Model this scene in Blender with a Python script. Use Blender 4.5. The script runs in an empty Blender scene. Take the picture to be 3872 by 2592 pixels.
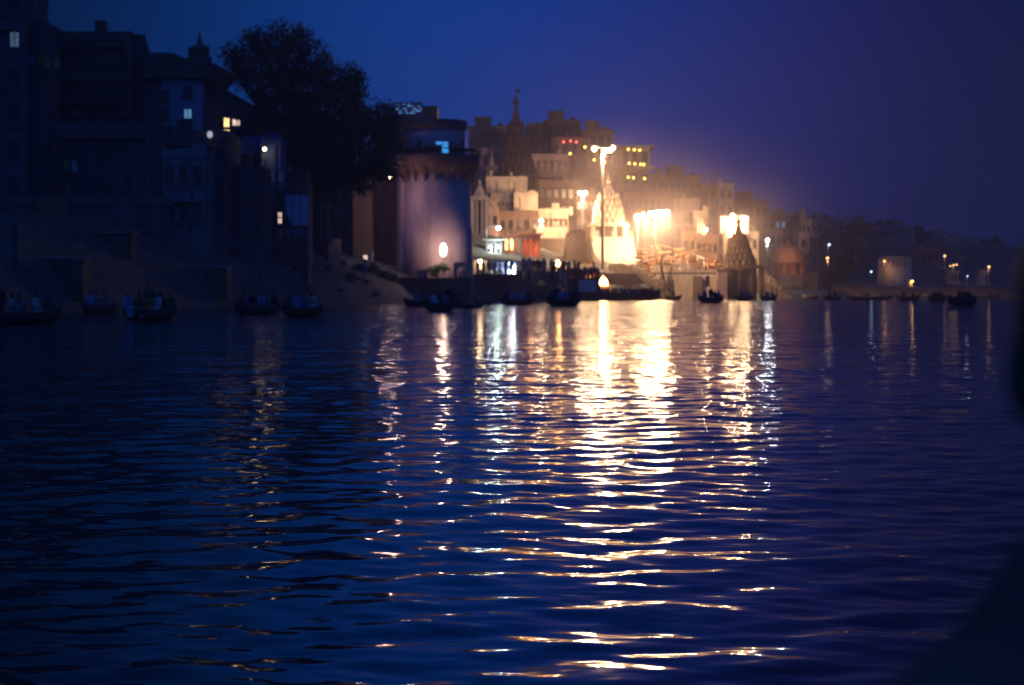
import bpy, bmesh, math, random
import numpy as np
from mathutils import Vector, Matrix
R = math.radians
sc = bpy.context.scene
COL = sc.collection
random.seed(7)
# ------------------------------------------------------------------ camera
CH = 1.5                      # eye height above the water, sitting in a rowing boat
cam = bpy.data.cameras.new('camera')
cam.lens = 50; cam.sensor_width = 23.6
cam.clip_start = 0.05; cam.clip_end = 6000
cam.shift_y = -201.0/3872
cam.dof.use_dof = True; cam.dof.focus_distance = 13.0; cam.dof.aperture_fstop = 3.3
camo = bpy.data.objects.new('camera', cam); COL.objects.link(camo)
camo.location = (0, 0, CH); camo.rotation_euler = (R(90), 0, 0)
sc.camera = camo
# ------------------------------------------------------------------ sky: blue hour, dimmed to both sides to paint in lens vignetting
w = bpy.data.worlds.new('World'); sc.world = w; w.use_nodes = True
n, l = w.node_tree.nodes, w.node_tree.links
sky = n.new('ShaderNodeTexSky'); sky.sky_type = 'NISHITA'; sky.sun_disc = False
sky.sun_elevation = R(1.5); sky.sun_rotation = R(3)
bw = n.new('ShaderNodeRGBToBW'); l.new(sky.outputs[0], bw.inputs[0])
lim = n.new('ShaderNodeMapRange'); l.new(bw.outputs[0], lim.inputs[0])
lim.inputs[1].default_value = 0; lim.inputs[2].default_value = 6; lim.inputs[3].default_value = .85; lim.inputs[4].default_value = 1.15
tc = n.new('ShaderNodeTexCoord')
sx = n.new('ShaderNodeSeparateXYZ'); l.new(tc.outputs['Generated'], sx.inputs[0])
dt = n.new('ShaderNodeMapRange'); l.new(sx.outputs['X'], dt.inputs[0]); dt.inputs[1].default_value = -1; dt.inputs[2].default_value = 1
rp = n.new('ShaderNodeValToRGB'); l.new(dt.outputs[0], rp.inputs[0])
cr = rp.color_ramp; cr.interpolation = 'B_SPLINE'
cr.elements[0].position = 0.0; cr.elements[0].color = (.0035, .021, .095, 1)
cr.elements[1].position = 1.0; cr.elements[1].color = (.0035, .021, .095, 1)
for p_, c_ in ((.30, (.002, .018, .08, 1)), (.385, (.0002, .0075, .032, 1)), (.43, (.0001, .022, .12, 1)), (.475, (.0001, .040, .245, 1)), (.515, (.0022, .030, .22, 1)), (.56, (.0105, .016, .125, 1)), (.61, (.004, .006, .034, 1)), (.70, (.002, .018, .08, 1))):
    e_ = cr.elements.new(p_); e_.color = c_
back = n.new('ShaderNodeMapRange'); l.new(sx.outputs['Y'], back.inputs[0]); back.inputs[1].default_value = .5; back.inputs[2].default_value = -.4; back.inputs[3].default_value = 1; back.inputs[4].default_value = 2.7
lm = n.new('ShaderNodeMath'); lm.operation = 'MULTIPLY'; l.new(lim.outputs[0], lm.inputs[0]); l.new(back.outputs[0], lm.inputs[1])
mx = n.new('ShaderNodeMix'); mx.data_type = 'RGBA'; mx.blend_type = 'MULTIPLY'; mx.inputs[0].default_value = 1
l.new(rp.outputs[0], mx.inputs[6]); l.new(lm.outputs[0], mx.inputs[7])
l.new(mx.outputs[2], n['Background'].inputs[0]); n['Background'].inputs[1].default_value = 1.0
# ------------------------------------------------------------------ exposure and render
sc.view_settings.view_transform = 'Standard'; sc.view_settings.look = 'None'
sc.view_settings.exposure = 0; sc.view_settings.gamma = 1
sc.render.engine = 'CYCLES'
cy = sc.cycles
cy.use_denoising = True; cy.denoising_prefilter = 'ACCURATE'; cy.volume_step_rate = 1.0; cy.volume_max_steps = 64
cy.max_bounces = 5; cy.diffuse_bounces = 2; cy.glossy_bounces = 3; cy.volume_bounces = 0; cy.transmission_bounces = 2; cy.transparent_max_bounces = 6
cy.caustics_reflective = False; cy.caustics_refractive = False
cy.sample_clamp_indirect = 12
F = 4962.0; U0 = 1171.0; V0 = 662.3       # pixel scale of the 2342 px wide survey of the photograph
def X(u, Y): return (u-U0)/F*Y
def Z(v, Y): return CH+(V0-v)/F*Y
# ------------------------------------------------------------------ materials
def nodes(m):
    m.use_nodes = True
    return m.node_tree.nodes, m.node_tree.links, m.node_tree.nodes['Principled BSDF']
def mat(name, a, b=None, scale=1.2, rough=.85, bump=.25, streak=False, brick=False, metal=0, bf=.8):
    m = bpy.data.materials.new(name); n, l, p = nodes(m)
    b = b or tuple(x*.55 for x in a)
    t = n.new('ShaderNodeTexCoord'); mp = n.new('ShaderNodeMapping'); l.new(t.outputs['Object'], mp.inputs[0])
    mp.inputs['Scale'].default_value = (1, 1, .22) if streak else (1, 1, 1)
    no = n.new('ShaderNodeTexNoise'); no.inputs['Scale'].default_value = scale; no.inputs['Detail'].default_value = 7; no.inputs['Roughness'].default_value = .65
    l.new(mp.outputs[0], no.inputs['Vector'])
    r = n.new('ShaderNodeValToRGB'); r.color_ramp.elements[0].position = .34; r.color_ramp.elements[1].position = .62
    r.color_ramp.elements[0].color = (*b, 1); r.color_ramp.elements[1].color = (*a, 1)
    l.new(no.outputs['Fac'], r.inputs[0]); out = r.outputs[0]
    if brick:
        br = n.new('ShaderNodeTexBrick'); br.inputs['Scale'].default_value = 1.0
        br.inputs['Brick Width'].default_value = .9; br.inputs['Row Height'].default_value = .4; br.inputs['Mortar Size'].default_value = .03
        mp2 = n.new('ShaderNodeMapping'); mp2.inputs['Rotation'].default_value = (R(90), 0, 0)
        l.new(t.outputs['Object'], mp2.inputs[0]); l.new(mp2.outputs[0], br.inputs['Vector'])
        br.inputs['Color1'].default_value = (1, 1, 1, 1); br.inputs['Color2'].default_value = (.75, .72, .7, 1); br.inputs['Mortar'].default_value = (.45, .45, .45, 1)
        mm = n.new('ShaderNodeMix'); mm.data_type = 'RGBA'; mm.blend_type = 'MULTIPLY'; mm.inputs[0].default_value = bf
        l.new(out, mm.inputs[6]); l.new(br.outputs[0], mm.inputs[7]); out = mm.outputs[2]
    l.new(out, p.inputs['Base Color'])
    p.inputs['Roughness'].default_value = rough; p.inputs['Metallic'].default_value = metal
    if bump:
        bn = n.new('ShaderNodeBump'); bn.inputs['Strength'].default_value = bump; bn.inputs['Distance'].default_value = .05
        n2 = n.new('ShaderNodeTexNoise'); n2.inputs['Scale'].default_value = scale*9; n2.inputs['Detail'].default_value = 4
        l.new(t.outputs['Object'], n2.inputs['Vector']); l.new(n2.outputs['Fac'], bn.inputs['Height']); l.new(bn.outputs[0], p.inputs['Normal'])
    return m
def emi(name, c, s):
    m = bpy.data.materials.new(name); n, l, p = nodes(m)
    p.inputs['Base Color'].default_value = (*c, 1); p.inputs['Emission Color'].default_value = (*c, 1); p.inputs['Emission Strength'].default_value = s
    no = n.new('ShaderNodeTexNoise'); no.inputs['Scale'].default_value = 1.6; mr = n.new('ShaderNodeMapRange')
    t = n.new('ShaderNodeTexCoord'); l.new(t.outputs['Object'], no.inputs['Vector']); l.new(no.outputs['Fac'], mr.inputs[0])
    mr.inputs[1].default_value = .3; mr.inputs[2].default_value = .7; mr.inputs[3].default_value = s*.55; mr.inputs[4].default_value = s*1.2
    l.new(mr.outputs[0], p.inputs['Emission Strength'])
    return m
M = dict(
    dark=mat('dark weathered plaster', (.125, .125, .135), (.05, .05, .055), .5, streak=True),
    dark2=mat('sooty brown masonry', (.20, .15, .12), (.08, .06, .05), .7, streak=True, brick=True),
    stone=mat('river worn sandstone', (.34, .27, .21), (.18, .14, .11), .5, streak=True, brick=True),
    tower=mat('pinkish sandstone tower', (.76, .54, .61), (.40, .28, .33), .45, streak=True, brick=True, bf=.22),
    tower2=mat('dark corbel stone', (.20, .12, .12), (.07, .045, .045), .8),
    white=mat('limewashed white stone', (.56, .49, .39), (.27, .21, .15), .8, streak=True),
    plaster=mat('brightened white plinth plaster', (.82, .78, .70), (.68, .63, .54), .6, streak=True),  # plinth albedo raised in place of a flood lamp on it
    cream=mat('cream plaster', (.62, .53, .42), (.36, .29, .22), .45, streak=True),
    pink=mat('faded pink plaster', (.50, .36, .32), (.30, .20, .18), .4, streak=True),
    brown=mat('old brown plaster', (.30, .20, .14), (.15, .10, .075), .4, streak=True),
    brown2=mat('dark brown stone spire', (.10, .065, .05), (.05, .034, .028), .6, brick=True),
    spire=mat('blackened spire stone', (.075, .05, .045), (.04, .026, .024), .6, brick=True),
    red=mat('red ochre paint', (.45, .13, .08), (.28, .08, .05), .5, streak=True),
    orange=mat('orange painted dome', (.62, .20, .06), (.38, .11, .04), .8, streak=True),
    paleblue=mat('pale blue limewash', (.30, .40, .52), (.18, .26, .36), .5, streak=True),
    blue=mat('blue painted plaster', (.09, .17, .36), (.05, .10, .24), .5, streak=True),
    teal=mat('dull teal plaster', (.13, .26, .28), (.07, .14, .15), .4, streak=True),
    grey=mat('grey concrete', (.34, .31, .30), (.2, .18, .17), .5, streak=True),
    sheet=mat('pale corrugated sheet', (.62, .68, .82), (.42, .48, .6), 1.5, rough=.5),
    glass=mat('dark window glass', (.02, .02, .025), (.015, .015, .02), 1, rough=.2, bump=0),  # near-black colour stands in for the shade inside openings
    frame=mat('weathered window wood', (.14, .10, .07), (.08, .06, .045), 4),
    metal=mat('dull galvanised steel', (.35, .34, .33), (.22, .21, .2), 3, rough=.45, bump=.05, metal=.6),
    rail=mat('dark iron', (.05, .05, .05), (.03, .03, .03), 3, rough=.6, bump=.05),
    wood=mat('tarred boat timber', (.055, .04, .03), (.025, .02, .016), 3, rough=.6),
    plank=mat('grey boat planking', (.16, .13, .10), (.08, .065, .05), 4, rough=.7),
    log=mat('cut firewood', (.30, .19, .11), (.14, .09, .055), 2.5),
    bamboo=mat('yellow bamboo pole', (.40, .27, .11), (.25, .16, .07), 3),
    leaf=mat('dark leaves', (.06, .085, .03), (.03, .045, .018), .6, rough=.6, bump=0),
    bush=mat('garden shrub leaves', (.18, .30, .08), (.09, .15, .04), 1.5, rough=.6, bump=0),
    bark=mat('bark', (.10, .08, .06), (.05, .04, .03), 3),
    skin=mat('brown skin', (.22, .12, .075), (.17, .09, .055), 8, rough=.55, bump=.05),
    hair=mat('black hair', (.012, .01, .01), (.008, .007, .007), 8, rough=.5, bump=.05),
    tarp=mat('canvas tarpaulin', (.45, .40, .34), (.3, .25, .2), 1.2),
    bluetarp=mat('blue plastic sheet', (.10, .2, .45), (.06, .12, .3), 1.2, rough=.4),
    mound=mat('ash blackened earth', (.12, .085, .06), (.06, .045, .035), 1.0),
)
CL = {k: mat('cloth '+k, c, None, 5, .9, .1) for k, c in dict(white=(.62, .62, .64), blue=(.13, .2, .5), lightblue=(.3, .4, .6), orange=(.55, .2, .05), red=(.42, .06, .05),
      maroon=(.42, .15, .11), brown=(.16, .1, .07), black=(.03, .03, .035), grey=(.25, .25, .27), green=(.08, .2, .1), violet=(.25, .18, .42), yellow=(.55, .4, .1)).items()}
E = dict(faint=emi('faint curtained light', (.35, .55, .7), .16), amber=emi('amber lamp glass', (1, .60, .22), 4), softwarm=emi('soft warm lamp glass', (1, .72, .38), 18), globe=emi('tower lamp globe', (1, .74, .5), 42), warm=emi('warm lamp glass', (1, .72, .38), 45), white=emi('white lamp glass', (.85, .93, 1), 26), yellow=emi('yellow bulb glass', (1, .62, .10), 9),
         red=emi('red bulb glass', (1, .10, .08), 6), litwarm=emi('lamp lit room, warm', (1, .62, .25), 2.6), litpale=emi('lamp lit room, pale', (1, .74, .55), 1.25),
         litblue=emi('lamp lit room, blue', (.06, .42, 1), .9), dimblue=emi('fairy lights, pale blue', (.22, .5, .8), .5), flame=emi('flame', (1, .55, .18), 22),
         cool=emi('cool lamp glass', (.55, .72, 1), 4), dimwhite=emi('dim globe glass', (.75, .65, .75), .6))
# ------------------------------------------------------------------ mesh helpers
class MB:
    def __init__(s): s.v = []; s.f = []
    def add(s, vs, fs):
        k = len(s.v); s.v += [tuple(p) for p in vs]; s.f += [tuple(i+k for i in f) for f in fs]; return s
    def box(s, x0, x1, y0, y1, z0, z1):
        return s.add([(x0, y0, z0), (x1, y0, z0), (x1, y1, z0), (x0, y1, z0), (x0, y0, z1), (x1, y0, z1), (x1, y1, z1), (x0, y1, z1)],
                     [(0, 3, 2, 1), (4, 5, 6, 7), (0, 1, 5, 4), (1, 2, 6, 5), (2, 3, 7, 6), (3, 0, 4, 7)])
    def frus(s, cx, cy_, z0, z1, a0, b0, a1, b1):
        return s.add([(cx-a0, cy_-b0, z0), (cx+a0, cy_-b0, z0), (cx+a0, cy_+b0, z0), (cx-a0, cy_+b0, z0), (cx-a1, cy_-b1, z1), (cx+a1, cy_-b1, z1), (cx+a1, cy_+b1, z1), (cx-a1, cy_+b1, z1)],
                     [(0, 3, 2, 1), (4, 5, 6, 7), (0, 1, 5, 4), (1, 2, 6, 5), (2, 3, 7, 6), (3, 0, 4, 7)])
    def lathe(s, prof, cx=0, cy_=0, n=16, star=0, sq=0, a0=0, a1=None):
        """prof: (r, z) from bottom to top; star: radial ribbing; sq: squareness of the section"""
        full = a1 is None; a1 = a1 if a1 else a0+2*math.pi
        k = len(s.v); m = n if full else n+1
        for r, z in prof:
            for i in range(m):
                a = a0+(a1-a0)*i/n
                q = r*(1+star*(.5-(i % 2)))
                if sq:
                    c = max(abs(math.cos(a)), abs(math.sin(a))); q *= (1-sq)+sq/c*.8
                s.v.append((cx+q*math.cos(a), cy_+q*math.sin(a), z))
        for j in range(len(prof)-1):
            for i in range(n):
                i2 = (i+1) % m
                s.f.append((k+j*m+i, k+j*m+i2, k+(j+1)*m+i2, k+(j+1)*m+i))
        if full:
            s.f.append(tuple(k+i for i in range(m))[::-1]); t = k+(len(prof)-1)*m; s.f.append(tuple(t+i for i in range(m)))
        return s
    def tube(s, pts, rad, n=6):
        pts = [Vector(p) for p in pts]; k = len(s.v)
        if not hasattr(rad, '__len__'): rad = [rad]*len(pts)
        for i, p in enumerate(pts):
            d = (pts[min(i+1, len(pts)-1)]-pts[max(i-1, 0)]).normalized()
            a = d.orthogonal().normalized() if i == 0 else (a-d*a.dot(d)).normalized()
            b = d.cross(a)
            for j in range(n):
                t = 2*math.pi*j/n; s.v.append(tuple(p+(a*math.cos(t)+b*math.sin(t))*rad[i]))
        for i in range(len(pts)-1):
            for j in range(n):
                s.f.append((k+i*n+j, k+i*n+(j+1) % n, k+(i+1)*n+(j+1) % n, k+(i+1)*n+j))
        s.f.append(tuple(k+j for j in range(n))[::-1]); t = k+(len(pts)-1)*n; s.f.append(tuple(t+j for j in range(n)))
        return s
    def ball(s, c, r, n=10, m=6, sc_=(1, 1, 1)):
        k = len(s.v)
        for j in range(1, m):
            ph = math.pi*j/m
            for i in range(n):
                a = 2*math.pi*i/n; s.v.append((c[0]+r*sc_[0]*math.sin(ph)*math.cos(a), c[1]+r*sc_[1]*math.sin(ph)*math.sin(a), c[2]-r*sc_[2]*math.cos(ph)))
        for j in range(m-2):
            for i in range(n): s.f.append((k+j*n+i, k+j*n+(i+1) % n, k+(j+1)*n+(i+1) % n, k+(j+1)*n+i))
        b = len(s.v); s.v += [(c[0], c[1], c[2]-r*sc_[2]), (c[0], c[1], c[2]+r*sc_[2])]
        for i in range(n):
            s.f.append((b, k+(i+1) % n, k+i)); s.f.append((b+1, k+(m-2)*n+i, k+(m-2)*n+(i+1) % n))
        return s
    def prism(s, poly, y0, y1):
        k = len(poly)
        return s.add([(x, y0, z) for x, z in poly]+[(x, y1, z) for x, z in poly],
                     [tuple(range(k)), tuple(range(2*k-1, k-1, -1))]+[(i, i+k, (i+1) % k+k, (i+1) % k) for i in range(k)])
    def mesh(s, name, m, smooth=False):
        me = bpy.data.meshes.new(name); me.from_pydata(s.v, [], s.f); me.update()
        bm = bmesh.new(); bm.from_mesh(me); bmesh.ops.recalc_face_normals(bm, faces=bm.faces); bm.to_mesh(me); bm.free()
        if smooth: me.polygons.foreach_set('use_smooth', [True]*len(me.polygons))
        me.materials.append(m); return me
    def build(s, name, m, parent=None, loc=None, smooth=False):
        o = bpy.data.objects.new(name, s.mesh(name, m, smooth)); COL.objects.link(o)
        if parent: o.parent = parent
        if loc: o.location = loc
        return o
def tag(o, label, cat, group=None):
    if not 4 <= len(label.replace('-', ' ').split()) <= 16: print('LABEL LENGTH', len(label.split()), label)
    o['label'] = label; o['category'] = cat
    if group: o['group'] = group
    return o
def thing(name, label, cat, loc=(0, 0, 0), rz=0, group=None):
    o = bpy.data.objects.new(name, None); COL.objects.link(o); o.location = loc; o.rotation_euler = (0, 0, rz); o.empty_display_size = .3
    return tag(o, label, cat, group)
def inst(me, name, parent=None, loc=(0, 0, 0), rot=(0, 0, 0)):
    o = bpy.data.objects.new(name, me); COL.objects.link(o); o.parent = parent; o.location = loc; o.rotation_euler = rot; return o
def nth_(i): return 'first second third fourth fifth sixth seventh eighth ninth tenth eleventh twelfth'.split()[i]
def copy_tree(o, parent=None):
    c = o.copy(); COL.objects.link(c); c.parent = parent
    for ch in o.children: copy_tree(ch, c)
    return c
# ------------------------------------------------------------------ ground and shore
SH = [(-3200, 30), (-1500, 70), (-600, 98), (0, 128), (200, 146), (400, 169), (700, 202), (860, 226), (930, 236), (1080, 249), (1120, 255), (1250, 273), (1330, 292), (1500, 322), (1700, 350),
      (1900, 385), (2150, 430), (2342, 475), (2700, 600), (3500, 900), (5000, 1200)]
SU = [a for a, b in SH]; SY = [b for a, b in SH]
def shoreY(u): return float(np.interp(u, SU, SY))
PD = [-40, -3, 0, 1.5, 6, 12, 30, 45, 60, 80, 110, 160, 500]; PZ = [-6, -.9, -.02, .5, 2.2, 3.2, 5.2, 5.8, 6.6, 9, 12, 14, 16]
def kU(u): return float(np.interp(u, [600, 800, 1640, 1740], [1.28, 1, 1, .42]))
def uu(x, y): return U0+F*x/max(y, 1)
def lowz(u, d):
    z = float(np.interp(d, PD, PZ)); return z*(kU(u) if 0 < d < 60 else 1 if d <= 0 else kU(u)+(1-kU(u))*min(1, (d-60)/60))
def gz(x, y): return lowz(uu(x, y), y-shoreY(uu(x, y)))
def grid(name, us, rows, fz, m):
    v = []; f = []
    for u in us:
        for d in rows:
            y = shoreY(u)+d; x = X(u, y); v.append((x, y, fz(u, d, x, y)))
    k = len(rows)
    for i in range(len(us)-1):
        for j in range(k-1): f.append((i*k+j, (i+1)*k+j, (i+1)*k+j+1, i*k+j+1))
    me = bpy.data.meshes.new(name); me.from_pydata(v, [], f); me.update(); me.materials.append(m)
    me.polygons.foreach_set('use_smooth', [True]*len(f))
    o = bpy.data.objects.new(name, me); COL.objects.link(o); return o
rows = [-40, -20, -8, -3, -1, 0, .7, 1.5, 2.5, 4, 6, 8, 10, 12, 15, 18, 22, 26, 30, 36, 45, 52, 60, 75, 90, 120, 160, 250, 500, 1200, 2500]
rg = random.Random(3)
def bankz(u, d, x, y):
    z = lowz(u, d)
    return z+(0 if d < 1 else .16*math.sin(u*.05+d*.4)+.1*math.sin(u*.17-d*.9)+rg.uniform(-.06, .06))
m_bank = mat('trodden river silt', (.085, .10, .10), (.045, .055, .055), .25, bump=.5)
o = grid('river_bank', np.linspace(-3200, 5000, 330), rows, bankz, m_bank); o['kind'] = 'structure'
# stepped ghat in front of the lit quarter and a low flight on the left bank
def steps(u0, u1, d0, z0, n, tr, ri, m, label, run=14):
    rr = []; zz = {}
    d = d0; z = z0; rr.append(d); zz[d] = z-1.5
    d += .01; rr.append(d); zz[d] = z
    for i in range(n):
        d += tr; rr.append(round(d, 3)); zz[round(d, 3)] = z; z += ri; d = round(d+.01, 3); rr.append(d); zz[d] = z
    d += run; rr.append(d); zz[d] = z
    o = grid('stone_steps', np.linspace(u0, u1, max(8, int((u1-u0)/12))), rr, lambda u, dd, x, y: zz[dd], m)
    o.data.polygons.foreach_set('use_smooth', [False]*len(o.data.polygons))
    tag(o, label, 'steps'); return o
STEP = (1.0, .45, 17, .55, .2)
steps(1095, 1640, STEP[0], STEP[1], STEP[2], STEP[3], STEP[4], M['stone'], 'long flight of river steps below the floodlit temple and fires')
M['leftstone'] = mat('wet grey step stone', (.17, .19, .19), (.08, .09, .09), .4, streak=False)
steps(40, 780, 5.5, 3.25, 7, 2.45, .54, M['leftstone'], 'dim broad flight of stone steps climbing the dark left bank', 4)
def sz(x, y):
    u = uu(x, y); d = y-shoreY(u); g = gz(x, y)
    if 1095 < u < 1640 and d > STEP[0]:
        g = max(g, STEP[1]+STEP[4]*min(STEP[2], max(0, math.floor((d-STEP[0])/(STEP[3]+.01)))))
    if 40 < u < 780 and d > 5.5: g = max(g, 3.25+.54*min(7, math.floor((d-5.5)/2.46)))
    return g
# ------------------------------------------------------------------ river
def river():
    t = np.linspace(-.6, .6, 640)
    a = [2.2]
    while a[-1] < 150: a.append(a[-1]*1.0042)
    while a[-1] < 1500: a.append(a[-1]*1.035)
    Y = np.array(a); T, YY = np.meshgrid(t, Y); XX = T*YY
    ZZ = np.zeros_like(XX); rs = np.random.RandomState(11)
    dy = YY*.0042*1.2+np.where(YY > 150, YY*.03, 0)
    for i in range(96):
        lam = .20*(5.5/.20)**(rs.rand()**1.3)
        th = rs.normal(0, 1.0)+(math.pi if rs.rand() < .3 else 0)
        kx, ky = math.sin(th)*2*math.pi/lam, math.cos(th)*2*math.pi/lam
        slope = .0125 if lam < .35 else .0145 if lam < .9 else .0062 if lam < 1.6 else .0028
        amp = slope*lam/(2*math.pi)
        ph = rs.rand()*6.28
        mask = np.clip((lam/(abs(math.cos(th))*dy+1e-6)-3)/3, 0, 1)
        # gusts make each train come and go in patches
        env = .75+.5*np.sin(XX*.11*rs.uniform(.5, 1.5)+YY*.17*rs.uniform(.3, 1.2)+rs.rand()*6.28)*np.sin(YY*.23*rs.uniform(.3, 1)+rs.rand()*6.28)
        ZZ += amp*mask*env*np.sin(kx*XX+ky*YY+ph)
    nr, nc = XX.shape
    co = np.stack([XX, YY, ZZ], -1).reshape(-1, 3)
    I = np.arange(nr*nc).reshape(nr, nc)
    q = np.stack([I[:-1, :-1], I[:-1, 1:], I[1:, 1:], I[1:, :-1]], -1).reshape(-1, 4)
    # calm sheet all round and behind the camera, a little lower
    ex = np.array([(-2500, -1500, -.12), (2500, -1500, -.12), (2500, 3000, -.12), (-2500, 3000, -.12)], float)
    b = len(co); co = np.vstack([co, ex]); q = np.vstack([q, [[b, b+1, b+2, b+3]]])
    me = bpy.data.meshes.new('river'); me.vertices.add(len(co)); me.vertices.foreach_set('co', co.ravel())
    me.loops.add(q.size); me.loops.foreach_set('vertex_index', q.ravel().astype(np.int32))
    me.polygons.add(len(q)); me.polygons.foreach_set('loop_start', np.arange(0, q.size, 4, dtype=np.int32)); me.polygons.foreach_set('loop_total', np.full(len(q), 4, np.int32))
    me.polygons.foreach_set('use_smooth', np.ones(len(q), bool)); me.update(); me.validate()
    m = bpy.data.materials.new('river water'); n, l, p = nodes(m)
    p.inputs['Base Color'].default_value = (.004, .02, .03, 1); p.inputs['Roughness'].default_value = .065; p.inputs['IOR'].default_value = 1.333
    g = n.new('ShaderNodeNewGeometry'); sp = n.new('ShaderNodeSeparateXYZ'); l.new(g.outputs['Position'], sp.inputs[0])
    far = n.new('ShaderNodeMapRange'); l.new(sp.outputs['Y'], far.inputs[0]); far.inputs[1].default_value = 14; far.inputs[2].default_value = 90; far.inputs[3].default_value = 0; far.inputs[4].default_value = 1
    def bump(scl, amp_near, amp_far, aniso, prev, det=1):
        mp = n.new('ShaderNodeMapping'); mp.inputs['Scale'].default_value = (aniso, 1, 1); l.new(g.outputs['Position'], mp.inputs[0])
        no = n.new('ShaderNodeTexNoise'); no.inputs['Scale'].default_value = scl; no.inputs['Detail'].default_value = det; no.inputs['Roughness'].default_value = .4
        l.new(mp.outputs[0], no.inputs['Vector'])
        a = n.new('ShaderNodeMapRange'); l.new(far.outputs[0], a.inputs[0]); a.inputs[3].default_value = amp_near; a.inputs[4].default_value = amp_far
        mu = n.new('ShaderNodeMath'); mu.operation = 'MULTIPLY'; l.new(no.outputs['Fac'], mu.inputs[0]); l.new(a.outputs[0], mu.inputs[1])
        bn = n.new('ShaderNodeBump'); bn.inputs['Strength'].default_value = 1; bn.inputs['Distance'].default_value = 1
        l.new(mu.outputs[0], bn.inputs['Height'])
        if prev: l.new(prev.outputs[0], bn.inputs['Normal'])
        return bn
    b00 = bump(.075, .0, .28, .35, None, 2); b0 = bump(.45, .0, .36, .5, b00); b1 = bump(1.5, .004, .17, .6, b0); b2 = bump(5.0, .007, .03, .8, b1)
    l.new(b2.outputs[0], p.inputs['Normal'])
    me.materials.append(m); o = bpy.data.objects.new('river', me); COL.objects.link(o); o['kind'] = 'structure'
river()
# ------------------------------------------------------------------ lamps
def light(name, parent, loc, power, color, r=.3):
    L = bpy.data.lights.new(name, 'POINT'); L.energy = power; L.color = color; L.shadow_soft_size = r
    o = bpy.data.objects.new(name, L); COL.objects.link(o); o.parent = parent; o.location = loc; return o
WARM = (1, .60, .31); AMB = (1, .50, .18); COOL = (.62, .78, 1); WHITE = (.9, .95, 1)
def lamp_at(root, lx, ly, lz, power, col, em, r=.3, head=True):
    """hooded lamp: head (housing) > bulb; its light hangs just below the bulb"""
    if head:
        h = MB().frus(0, 0, r*.9, r*1.7, r*1.5, r*1.2, r*.8, r*.6).build('lamp_head', M['metal'], root, (lx, ly, lz))
        MB().ball((0, 0, 0), r, 12, 8, (1, 1, .9)).build('bulb', E[em], h, smooth=True)
    else:
        h = MB().ball((0, 0, 0), r, 12, 8).build('bulb', E[em], root, (lx, ly, lz), smooth=True)
    if power > 2900 or em == 'amber':                              # floodlight: beam down and back on to the ghat, little towards the river
        light('lamp_light', root, (lx, ly, lz-r-.35), power*(.45 if power > 2900 else .12), col, max(.2, r*.8))
        L = bpy.data.lights.new('flood_beam', 'SPOT'); L.energy = power*1.05; L.color = col; L.shadow_soft_size = .3; L.spot_size = R(165); L.spot_blend = .25
        o = bpy.data.objects.new('flood_beam', L); COL.objects.link(o); o.parent = root; o.location = (lx, ly, lz-r-.4); o.rotation_euler = Vector((0, .55, -1)).to_track_quat('-Z', 'Y').to_euler()
    elif power: light('lamp_light', root, (lx, ly, lz-r-.35), power, col, max(.2, r*.8))
def post(label, heads, Y, base=None, name='lamp_post', cat='lamp post', group=None, pr=.12, bu=None):
    """heads: list of (u, v, power, colour, emission, r)"""
    cu = bu if bu is not None else sum(h[0] for h in heads)/len(heads)
    x = X(cu, Y); g = sz(x, Y)-.1; root = thing(name, label, cat, (x, Y, g), 0, group)
    top = max(Z(h[1], Y) for h in heads)-g
    MB().tube([(0, .0, 0), (0, 0, top*.5), (0, 0, top+.1)], [pr*1.5, pr*1.15, pr], 8).build('pole', M['rail' if pr < .065 else 'metal'], root)
    MB().lathe([(pr*3.4, 0), (pr*3.2, .35), (pr*1.8, .5)], n=8).build('footing', M['grey'], root)
    a = MB()
    for h in heads: a.tube([(0, 0, top-.1), (X(h[0], Y)-x, -.25, Z(h[1], Y)-g+h[5]*1.4)], pr*.5, 5)
    a.build('crossarm', M['metal'], root)
    for h in heads: lamp_at(root, X(h[0], Y)-x, -.3, Z(h[1], Y)-g, h[2], h[3], h[4], h[5])
    return root
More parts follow.
